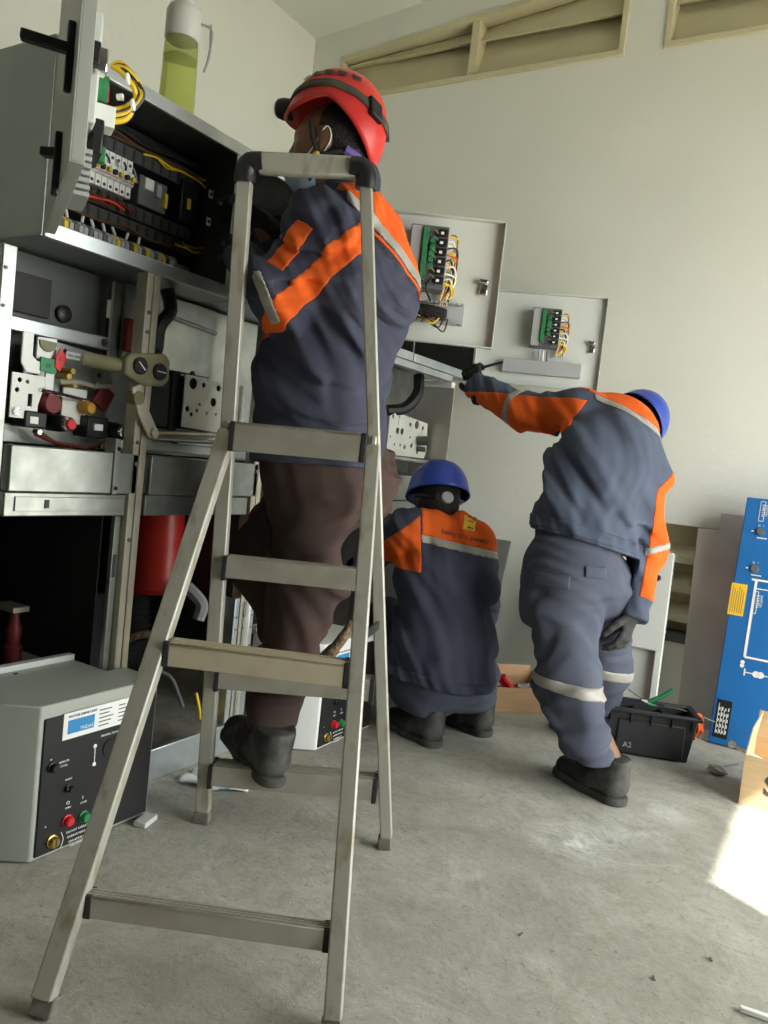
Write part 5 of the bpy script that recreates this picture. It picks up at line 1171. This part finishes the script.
    # patch on the outer sleeve
    pc_ = at(290, 246, D-.22); pd_ = scr(-32, 45).normalized(); pn_ = pd_.cross(Vector(nf)).normalized()
    split_panel(J, [slab(J, pc_, pn_, .027), slab(J, pc_, pd_, .066), lin(at(330, 260, D-.10), nf)], 'sleeve_patch', 'orange', jk)
    split_panel(J, [slab(J, at(268, 303, D-.22), tuple((CR*.93+CU*.36).normalized()), .013), lin(at(330, 260, D-.06), nf), lin(at(268, 278, D-.2), tuple(CU)), lin(at(300, 303, D-.2), tuple(CR)), lin(at(272, 325, D-.2), tuple(-CU))], 'reflective_stripe', 'reflex', jk, .0045)
    # collar
    Cc = Field(*bounds([neck], .16), .0055); Cc.cap(neck-UZ*.04, neck+UZ*.035-fw*.01, .088, .076, .02); Cc.cut(neck+UZ*.048, tuple((UZ+fw*.5).normalized()))
    Cc.build('collar', 'navy', jk)
    # trousers
    lo, hi = bounds([hipL, hipR, kneeL, kneeR, ankL, ankR], .20); T = Field(lo, hi, .006)
    T.cap(at(320, 440, D), at(322, 476, D), .135, .142, .05, sd_, 1.22).ell(at(352, 480, D+.02), IDN, (.11, .16, .12), .06)
    for a, b, c_ in ((hipL, kneeL, ankL), (hipR, kneeR, ankR)): T.cap(a, b, .112, .092, .05).cap(b, c_, .090, .066, .05)
    T.folds(.014, 30, (.6, .3, .7), 1.6, 11); T.folds(.007, 60, (-.5, .3, .8), 1.8, 12)
    T.cut(ankL-UZ*.012, (0, 0, -1)); T.build('trousers', 'brownt', person)
    boot(person, ftL, (-.90, .40, .16), (.15, -.07, 1))
    boot(person, ankR-UZ*.13, (-1, .1, 0))
    glove(person, wrL-(elL-wrL).normalized()*-.01, (at(226, 214, D+.04)-wrL), (CR*-.3+CU*.2-Vector(nf)), .55, True)
    glove(person, wrR, (at(232, 196, D+.12)-wrR), (0, .3, 1), .5, False)
    # mask over nose and mouth
    mk = Field(*bounds([P(.08, 0, -.05)], .10), .0045); A = [tuple(f_), tuple(l_), tuple(u_)]
    mk.ell(P(.048, 0, -.066), A, (.066, .064, .058), .01).ell(P(.075, 0, -.052), A, (.044, .042, .045), .02); mk.folds(.003, 120, tuple(u_), .3, 4); mk.cut(P(.02, 0, -.06), tuple(-f_)); mk.cut(P(0.06, 0, -.030), tuple((u_*.85+f_*-.2).normalized()))
    mask = mk.build('face_mask', 'mask', person)
    for q in (-1, 1):
        MB().tube([P(.050, q*.062, -.045), P(.025, q*.074, -.020), P(-.008, q*.084, .026), P(-.024, q*.086, .004), P(-.012, q*.084, -.03), P(.045, q*.062, -.085)], .0016, n=5).build('ear_loop', 'labelw', mask, smooth=True)
    # helmet
    hu = (u_+f_*-.05).normalized(); X = frame(P(-.014, 0, .058), (f_+u_*.02).normalized(), hu)
    HA, HB_, HH = .112, .136, .146
    def low(ph):
        c_ = math.cos(ph); s_ = abs(math.sin(ph)); return .020*max(c_, 0)**2 - .100*max(-c_, 0)**1.1 + .034*s_**4
    def flare(ph, t): return (.05*max(math.cos(ph), 0)**3+.015)*max(0, (t-.75)/.25)**2
    hel = dome(person, X, flare, 'hred', 'helmet', HA, HB_, HH, low, th=.006)
    for q in (1, -1):
        for k in range(5):
            ph = q*(.75+.36*k); el = .86-.02*k-.035*(k-2)**2*.5
            c_ = dome_pt(X, ph, el, HA, HB_, HH, 1.003); d1 = (dome_pt(X, ph+q*.10, el-.02, HA, HB_, HH, 1.003)-c_); d2 = (dome_pt(X, ph, el+.07, HA, HB_, HH, 1.003)-c_); nn = d1.cross(d2).normalized(); nn = nn if nn.dot(c_-X.translation) > 0 else -nn
            MB().add([c_-d1*1.3-d2*.9+nn*.0022, c_+d1*.8-d2*1.4+nn*.0022, c_+d1*1.4+d2*1.0+nn*.0022, c_-d1*1.0+d2*1.2+nn*.0022], [(0, 1, 2, 3)]).build('vent_slot', 'black', hel)
    for q in (1, -1):
        dome_band(hel, X, seq([(0, .36), (q*.5, .44), (q*1.1, .52), (q*1.6, .50), (q*2.1, .34), (q*2.6, .10), (q*3.1416, -.02)]), .16, 'straptape', 'lamp_strap', HA, HB_, HH, 1.012)
        c_ = dome_pt(X, q*2.55, .13, HA, HB_, HH, 1.03); MB().obox(c_, (dome_pt(X, q*2.65, .10, HA, HB_, HH, 1.03)-c_)*1.6, (dome_pt(X, q*2.55, .29, HA, HB_, HH, 1.03)-c_), (c_-X.translation).normalized()*.008).build('strap_clip', 'black', hel, .003)
        MB().tube([P(.035, q*.080, .045), P(.026, q*.084, .0), P(.012, q*.082, -.045), P(.030, q*.060, -.085), P(.050, q*.02, -.112)], .0055, n=6).build('chin_strap', 'strap', hel, smooth=True)
        MB().tube([P(-.09, q*.050, -.02), P(-.05, q*.080, -.035), P(.012, q*.083, -.045)], .0055, n=6).build('nape_strap', 'strap', hel, smooth=True)
        MB().lathe(P(.012, q*.083, -.047), l_*q, [(.009, -.002), (.010, .004), (.006, .007), (0, .007)], n=12).build('strap_button', 'yellow', hel, smooth=True)
    MB().tube([P(-.098, 0, -.045), P(-.085, .055, -.040), P(-.06, .078, -.030)], .012, n=8).build('nape_pad', mat('violet_pad', (.12, .08, .30), .7), hel, smooth=True)
    lp = dome_pt(X, 0, .34, HA, HB_, HH, 1.02); ld_ = (f_+u_*.15).normalized()
    lm = MB().lathe(lp, ld_, [(.026, -.006), (.028, .004), (.028, .020), (.024, .034), (.022, .036), (0, .036)], n=20).build('headlamp', 'black', hel, smooth=True)
    MB().lathe(lp, ld_, [(.020, .0355), (.019, .040), (.012, .043), (0, .044)], n=18).build('lamp_lens', 'clearlid', lm, smooth=True)
    lettering_on(jk, 'haleyora power', .030, at(396, 240, D-.3), td, tn, nf, 'ink', jk)
    return person
man_ladder()

def blue_helmet(person, X, P, f_, l_, u_, rear_knob=True):
    HA, HB_, HH = .115, .135, .125
    def low(ph): return -.012+.006*math.cos(ph)
    def flare(ph, t): return (.10*max(math.cos(ph), 0)**2+.06)*max(0, (t-.86)/.14)**1.5
    hel = dome(person, X, flare, 'hblue', 'helmet', HA, HB_, HH, low, th=.004)
    dome_band(hel, X, seq([(0, 1.5), (0, .9), (0, .35)]), .10, 'hblue', 'crown_ridge', HA, HB_, HH, 1.01)
    for q in (1, -1):
        MB().tube([P(.05, q*.075, .05), P(-.01, q*.088, .015), P(-.07, q*.065, -.015), P(-.102, q*.012, -.028)], .010, n=8).build('headband', 'black', hel, smooth=True)
        MB().tube([P(.0, q*.080, .04), P(.006, q*.080, -.03), P(.03, q*.05, -.095)], .005, n=6).build('chin_strap', 'strap', hel, smooth=True)
    if rear_knob:
        MB().lathe(P(-.098, 0, -.026), -f_, [(.024, 0), (.024, .012), (.020, .016), (0, .016)], n=20).build('ratchet_knob', 'duct', hel, smooth=True)
        MB().obox(P(-.100, 0, -.028), l_*.048, u_*.016, f_*.005).build('ratchet_cover', 'black', hel, .004)
    return hel

# ============================================================ crouching man
def man_crouch():
    D = 2.88
    fw = Vector((-.62, .78, 0)).normalized(); lf = Vector((-fw.y, fw.x, 0)); sd_ = tuple(lf)
    pel = at(443, 684, D-.06); low_ = at(444, 640, D-.05); chest = at(444, 580, D); upper = at(444, 538, D+.05); neck = at(438, 514, D+.10); headc = at(437, 503, D+.13)
    shL, shR = at(410, 532, D+.02), at(471, 546, D+.06)
    elL, wrL = at(383, 546, D+.13), at(368, 560, D+.36)
    elR, wrR = at(480, 610, D+.25), at(440, 620, D+.42)
    hipL, hipR = at(420, 684, D), at(466, 684, D+.03)
    fL = pz(424, 741, 0); fR = pz(474, 731, 0)
    ffw = Vector((-.93, .36, 0)).normalized()
    ankL, ankR = fL+UZ*.12, fR+UZ*.12
    kneeL = hipL+fw*.34+lf*.10+UZ*.16; kneeR = hipR+fw*.36-lf*.04+UZ*.14
    hf = (fw*.85+Vector((-.2, 0, -.55))).normalized(); hup = (UZ*.85+fw*.5).normalized()
    lo, hi = bounds([headc, shL, shR, elL, elR, wrL, wrR, hipL, hipR, kneeL, kneeR, ankL, ankR], .14); B = Field(lo, hi, .009)
    B.cap(pel, low_, .09, .085, .05, sd_, 1.2).cap(low_, chest, .085, .085, .05, sd_, 1.2).cap(chest, upper, .085, .06, .05, sd_, 1.3)
    for a, b, c_ in ((shL, elL, wrL), (shR, elR, wrR)): B.cap(upper, a, .05, .048, .03).cap(a, b, .042, .036, .02).cap(b, c_, .036, .028, .02)
    for a, b, c_ in ((hipL, kneeL, ankL), (hipR, kneeR, ankR)): B.cap(a, b, .070, .050, .03).cap(b, c_, .050, .036, .03)
    B.cap(upper, neck, .055, .055, .03).cap(neck, headc-hup*.05, .056, .056, .03)
    P, f_, l_, u_ = head_sdf(B, headc, hf, hup)
    person = B.build('person', 'skin'); tag(person, 'crouching man in blue helmet with his back turned, beside the switchgear', 'person'); eyes(person, P, f_, l_, u_)
    lo, hi = bounds([headc], .16); hr = Field(lo, hi, .006); A = [tuple(f_), tuple(l_), tuple(u_)]
    hr.ell(P(-.020, 0, .028), A, (.094, .081, .092), .01).ell(P(-.05, 0, -.03), A, (.06, .066, .055), .02); hr.cut(P(.02, 0, 0), tuple((f_*.9+u_*-.45).normalized())); hr.build('hair', 'hair', person)
    lo, hi = bounds([shL, shR, elL, elR, wrL, wrR, pel, upper, neck], .24); J = Field(lo, hi, .0055)
    J.cap(pel+UZ*.03, low_, .144, .140, .05, sd_, 1.26).cap(low_, chest, .138, .130, .06, sd_, 1.25).cap(chest, upper, .130, .095, .06, sd_, 1.40)
    for a, b, c_ in ((shL, elL, wrL), (shR, elR, wrR)): J.cap(upper.lerp(a, .5), a, .085, .080, .05).cap(a, b, .080, .070, .045).cap(b, c_, .068, .050, .035)
    J.folds(.012, 36, (.75, .1, .5), 1.2, 21); J.folds(.0055, 60, (.6, .2, .6), 1.6, 22); J.folds(.0025, 95, (.8, .3, .2), 2.2, 23)
    J.cut(pel+UZ*.005, tuple((-UZ+CR*-.08).normalized())); J.cut(neck+UZ*.02, tuple((UZ*.9+fw*.4).normalized()))
    jk = J.build('jacket', 'navy', person)
    t0, t1 = at(420, 534, D), at(491, 551, D); td = (t1-t0).normalized(); tn = td.cross(Vector(nf)).normalized(); tn = tn if tn.z > 0 else -tn; tc_ = at(455, 542.5, D)
    split_panel(J, [-J.lin(tc_, tn), J.lin(at(421, 520, D), tuple(-CR))], 'orange_yoke', 'orange', jk)
    split_panel(J, [slab(J, tc_-tn*.012, tn, .014), J.lin(at(420, 520, D), tuple(-CR))], 'reflective_stripe', 'reflex', jk, .0045)
    arm = (elL-shL).normalized()
    sn = scr(-34, 24).normalized().cross(Vector(nf)).normalized(); sn = sn if sn.z > 0 else -sn
    split_panel(J, [J.lin(at(420, 540, D), tuple(CR)), J.lin(at(402, 528, D), sn), J.lin(at(404, 566, D), (0, 0, -1))], 'orange_sleeve', 'orange', jk)
    hb_ = split_panel(J, [slab(J, pel+UZ*.030, (UZ+CR*.08).normalized(), .020)], 'waistband', 'navy', jk, .004)
    Cc = Field(*bounds([neck], .16), .006); Cc.cap(neck-UZ*.03, neck+UZ*.03+fw*.02, .080, .070, .02); Cc.cut(neck+UZ*.040, tuple((UZ+fw*.6).normalized())); Cc.build('collar', 'navy', jk)
    lo, hi = bounds([hipL, hipR, kneeL, kneeR, ankL, ankR], .18); T = Field(lo, hi, .009)
    T.cap(hipL+UZ*.02, hipR+UZ*.02, .108, .108, .06).cap(pel+UZ*.08, pel+UZ*.02, .12, .125, .05, sd_, 1.22)
    for a, b, c_ in ((hipL, kneeL, ankL), (hipR, kneeR, ankR)): T.cap(a, b, .108, .085, .05).cap(b, c_, .085, .066, .04)
    T.folds(.010, 34, (.6, .3, .7), 1.4, 24); T.cut((0, 0, .10), (0, 0, -1)); T.build('trousers', 'trs', person)
    boot(person, fL, ffw); boot(person, fR, ffw)
    glove(person, wrL, fw, (0, 0, 1), .5, True); glove(person, wrR, fw, (0, 0, 1), .5, False)
    X = frame(P(-.010, 0, .038), (f_*.98+u_*.10).normalized(), (u_*1-f_*.12).normalized()); blue_helmet(person, X, P, f_, l_, u_)
    pt = patch_on(jk, at(469, 523, D), td, tn, .046, .052, nf, 'labely', jk, 'emblem_patch', .004)
    MB().add([v+Vector(nf)*-.25 for v in ()], []) if False else None
    lettering_on(jk, 'haleyora power', .029, at(464, 538.5, D), td, tn, nf, 'ink', jk, .0045)
    em = lettering_on(jk, 'Z', .040, at(469, 528, D), td, tn, nf, 'maroon', pt, .0062); em.name = 'emblem_bolt'
    return person
man_crouch()

# ============================================================ bending man
def man_bend():
    fw = Vector((-.72, .69, 0)).normalized(); lf = Vector((-fw.y, fw.x, 0))
    pel = at(574, 572, 2.62); waist = at(585, 528, 2.66); chest = at(609, 462, 2.74); upper = at(620, 428, 2.82); neck = at(628, 418, 2.95); headc = at(630, 428, 3.06)
    sd_ = tuple((CR*.90-CU*.36).normalized())               # across the back, along the tilted shoulders
    shL, elL, wrL = at(580, 412, 2.82), at(527, 411, 2.95), at(477, 388, 3.10)
    shR, elR, wrR = at(645, 480, 2.74), at(646, 552, 2.66), at(630, 616, 2.60)
    hipL, hipR = at(563, 590, 2.60), at(600, 594, 2.70)
    fL = pz(604, 797, 0); fR = pz(590, 745, 0)+Vector((0, .02, 0))
    ankL, ankR = fL+UZ*.13, fR+UZ*.13
    kneeL, kneeR = at(568, 676, 2.54), at(604, 662, 2.84)
    hemL = at(587, 752, 2.47)
    ffw = Vector((-.88, .47, 0)).normalized()
    hup = (CR*.72+Vector(nf)*.52+CU*.42).normalized(); hf = Vector(nf)*.62-CU*.70-CR*.25; hf = (hf-hup*hf.dot(hup)).normalized()
    lo, hi = bounds([headc, shL, shR, elL, elR, wrL, wrR, hipL, hipR, kneeL, kneeR, ankL, ankR], .15); B = Field(lo, hi, .009)
    B.cap(pel, waist, .09, .085, .05, sd_, 1.2).cap(waist, chest, .085, .09, .05, sd_, 1.2).cap(chest, upper, .09, .07, .05, sd_, 1.3)
    for a, b, c_ in ((shL, elL, wrL), (shR, elR, wrR)): B.cap(upper, a, .05, .045, .03).cap(a, b, .040, .034, .02).cap(b, c_, .034, .026, .02)
    for a, b, c_ in ((hipL, kneeL, ankL), (hipR, kneeR, ankR)): B.cap(a, b, .070, .050, .03).cap(b, c_, .048, .036, .03)
    B.cap(upper, neck, .055, .055, .03).cap(neck, headc-hup*.05, .056, .056, .03)
    P, f_, l_, u_ = head_sdf(B, headc, hf, hup)
    person = B.build('person', 'skin'); tag(person, 'bending man in blue helmet reaching his left arm into the cabinet', 'person'); eyes(person, P, f_, l_, u_)
    lo, hi = bounds([headc], .16); hr = Field(lo, hi, .006); A = [tuple(f_), tuple(l_), tuple(u_)]
    hr.ell(P(-.020, 0, .028), A, (.094, .081, .092), .01).ell(P(-.05, 0, -.03), A, (.06, .066, .055), .02); hr.cut(P(.02, 0, 0), tuple((f_*.9+u_*-.45).normalized())); hr.build('hair', 'hair', person)
    lo, hi = bounds([shL, shR, elL, elR, wrL, wrR, pel, upper, neck], .24); J = Field(lo, hi, .0055)
    hemc = at(582, 545, 2.64)
    J.cap(hemc, waist, .135, .130, .05, sd_, 1.34).cap(waist, chest, .128, .128, .06, sd_, 1.34).cap(chest, upper, .128, .105, .06, sd_, 1.30)
    J.ell(at(598, 470, 2.72), [sd_, tuple(Vector(nf)), tuple(Vector(sd_).cross(Vector(nf)))], (.16, .13, .20), .05)
    J.cap(upper, shL, .085, .078, .05).cap(shL, elL, .076, .066, .04).cap(elL, wrL, .066, .046, .035)
    J.cap(upper.lerp(shR, .6), shR, .085, .072, .05).cap(shR, elR, .066, .060, .04).cap(elR, wrR, .060, .048, .035)
    J.folds(.011, 34, (.7, .2, .55), 1.2, 31); J.folds(.0045, 58, (.6, .4, .5), 1.5, 32); J.folds(.0025, 95, (.8, .2, .3), 2.2, 33)
    tdir = (waist-chest).normalized()
    hm = scr(108, 33).normalized(); hn = hm.cross(Vector(nf)).normalized(); hn = hn if hn.z < 0 else -hn     # below the hem line
    c_keep = J.lin(at(583, 543, 2.64), hn)
    rightarm = J.lin(at(634, 565, 2.62), tuple(scr(-.95, -.31).normalized()))          # the hanging sleeve is not cut by the hem
    J.V = np.maximum(J.V, np.minimum(c_keep, rightarm).astype(np.float32))
    J.cut(at(472, 380, 3.12), tuple((wrL-elL).normalized()))
    J.cut(wrR+(wrR-elR).normalized()*.02, tuple((wrR-elR).normalized())) if False else None
    J.V = np.maximum(J.V, np.where(rightarm < 0, J.lin(wrR+(wrR-elR).normalized()*.01, tuple((wrR-elR).normalized())), -1).astype(np.float32))
    jk = J.build('jacket', 'navyb', person)
    # orange yoke over the shoulders: everything above a line curving from the arm pit to the neck
    lnA = J.lin(at(577, 402, 2.8), tuple((scr(-.50, -.87))))                                    # reference
    y0, y1 = at(582, 397, 2.8), at(668, 447, 2.8); yd = (y1-y0).normalized(); yn = yd.cross(Vector(nf)).normalized(); yn = yn if yn.z > 0 else -yn
    sleeveL = J.lin(at(575, 414, 2.78), tuple(scr(.77, .64).normalized()))             # left of the shoulder seam
    top = J.lin(at(520, 392, 2.95), tuple((CU*.97+CR*-.12).normalized()))
    split_panel(J, [sleeveL, J.lin(at(520, 393, 2.88), tuple(-scr(110, 24).normalized().cross(Vector(nf))) if scr(110, 24).cross(Vector(nf)).z < 0 else tuple(scr(110, 24).normalized().cross(Vector(nf)))), J.lin(at(556, 436, 2.85), tuple((CU*-.9+CR*.42).normalized()))], 'orange_sleeve', 'orange', jk)
    split_panel(J, [-J.lin(at(600, 400, 2.8), yn), -J.lin(at(572, 415, 2.8), tuple(CR))], 'orange_yoke', 'orange', jk)
    split_panel(J, [slab(J, Vector(at(600, 400, 2.8))-yn*.013, yn, .013), -J.lin(at(590, 415, 2.8), tuple(CR))], 'reflective_stripe', 'reflex', jk, .0045)
    split_panel(J, [slab(J, at(512, 405, 2.95), (elL-wrL).normalized(), .014), J.lin(at(540, 415, 2.8), tuple(CR))], 'reflective_stripe', 'reflex', jk, .0045)
    split_panel(J, [-J.lin(at(650, 500, 2.7), tuple((CR*.97+CU*-.25).normalized())), J.lin(at(650, 492, 2.7), tuple((CU*.75+CR*-.66).normalized())), -J.lin(at(636, 598, 2.6), tuple((elR-wrR).normalized()))], 'orange_sleeve', 'orange', jk)
    split_panel(J, [slab(J, at(648, 549, 2.66), tuple((CU*.95-CR*.2).normalized()), .012), -J.lin(at(634, 560, 2.7), tuple(CR))], 'reflective_stripe', 'reflex', jk, .0045)
    split_panel(J, [slab(J, at(583, 534, 2.64), hn, .020), J.lin(at(634, 560, 2.7), tuple(CR))], 'waistband', 'navyb', jk, .004)
    lo, hi = bounds([hipL, hipR, kneeL, kneeR, ankL, ankR, waist], .18); T = Field(lo, hi, .006)
    T.cap(at(580, 545, 2.64), pel, .125, .140, .05, sd_, 1.22).ell(hipL, IDN, (.12, .12, .14), .06).ell(hipR, IDN, (.12, .12, .13), .06)
    T.cap(hipL, kneeL, .112, .098, .06).cap(kneeL, hemL, .098, .078, .05).cap(hipR, kneeR, .115, .092, .05).cap(kneeR, ankR, .090, .072, .05)
    T.folds(.013, 30, (.5, .25, .8), 1.7, 34); T.folds(.007, 62, (-.5, .4, .7), 1.8, 35)
    T.cut(at(587, 757, 2.47), tuple((-UZ-CR*.02).normalized())); T.cut(waist, tuple((waist-pel).normalized()))
    tr_ = T.build('trousers', 'trs', person)
    split_panel(T, [slab(T, at(570, 686, 2.5), tuple((UZ*.99+CR*.08).normalized()), .019)], 'reflective_stripe', 'reflex', tr_, .004)
    for (x, y, wd, hg) in ((566, 586, .10, .040), (612, 577, .07, .035)):
        patch_on(tr_, at(x, y, 2.3), scr(1, .1).normalized(), scr(.1, -1).normalized(), wd, hg, nf, 'trs', tr_, 'pocket_flap', .005, 16)
    boot(person, fL, ffw); boot(person, fR, ffw)
    glove(person, wrL, (at(468, 362, 3.17)-wrL), (CU*.5-CR*.6-Vector(nf)*.5), .35, True)
    glove(person, wrR, (at(620, 652, 2.58)-wrR), (CR*.8-Vector(nf)*.6), .5, False, 'glovef')
    X = frame(P(-.010, 0, .038), (f_*.98+u_*.10).normalized(), (u_*1-f_*.10).normalized()); blue_helmet(person, X, P, f_, l_, u_)
    sv = thing('screwdriver', at(487, 366, 3.16), 'black screwdriver held out by the bending man in his left hand', 'screwdriver')
    MB().cyl(at(466, 372, 3.18), at(484, 367, 3.16), .010, .012, n=12).build('handle', 'black', sv, smooth=True); MB().cyl(at(484, 367, 3.16), at(503, 362, 3.14), .006, .005, n=10).build('shaft', 'black', sv, smooth=True)
    return person
man_bend()
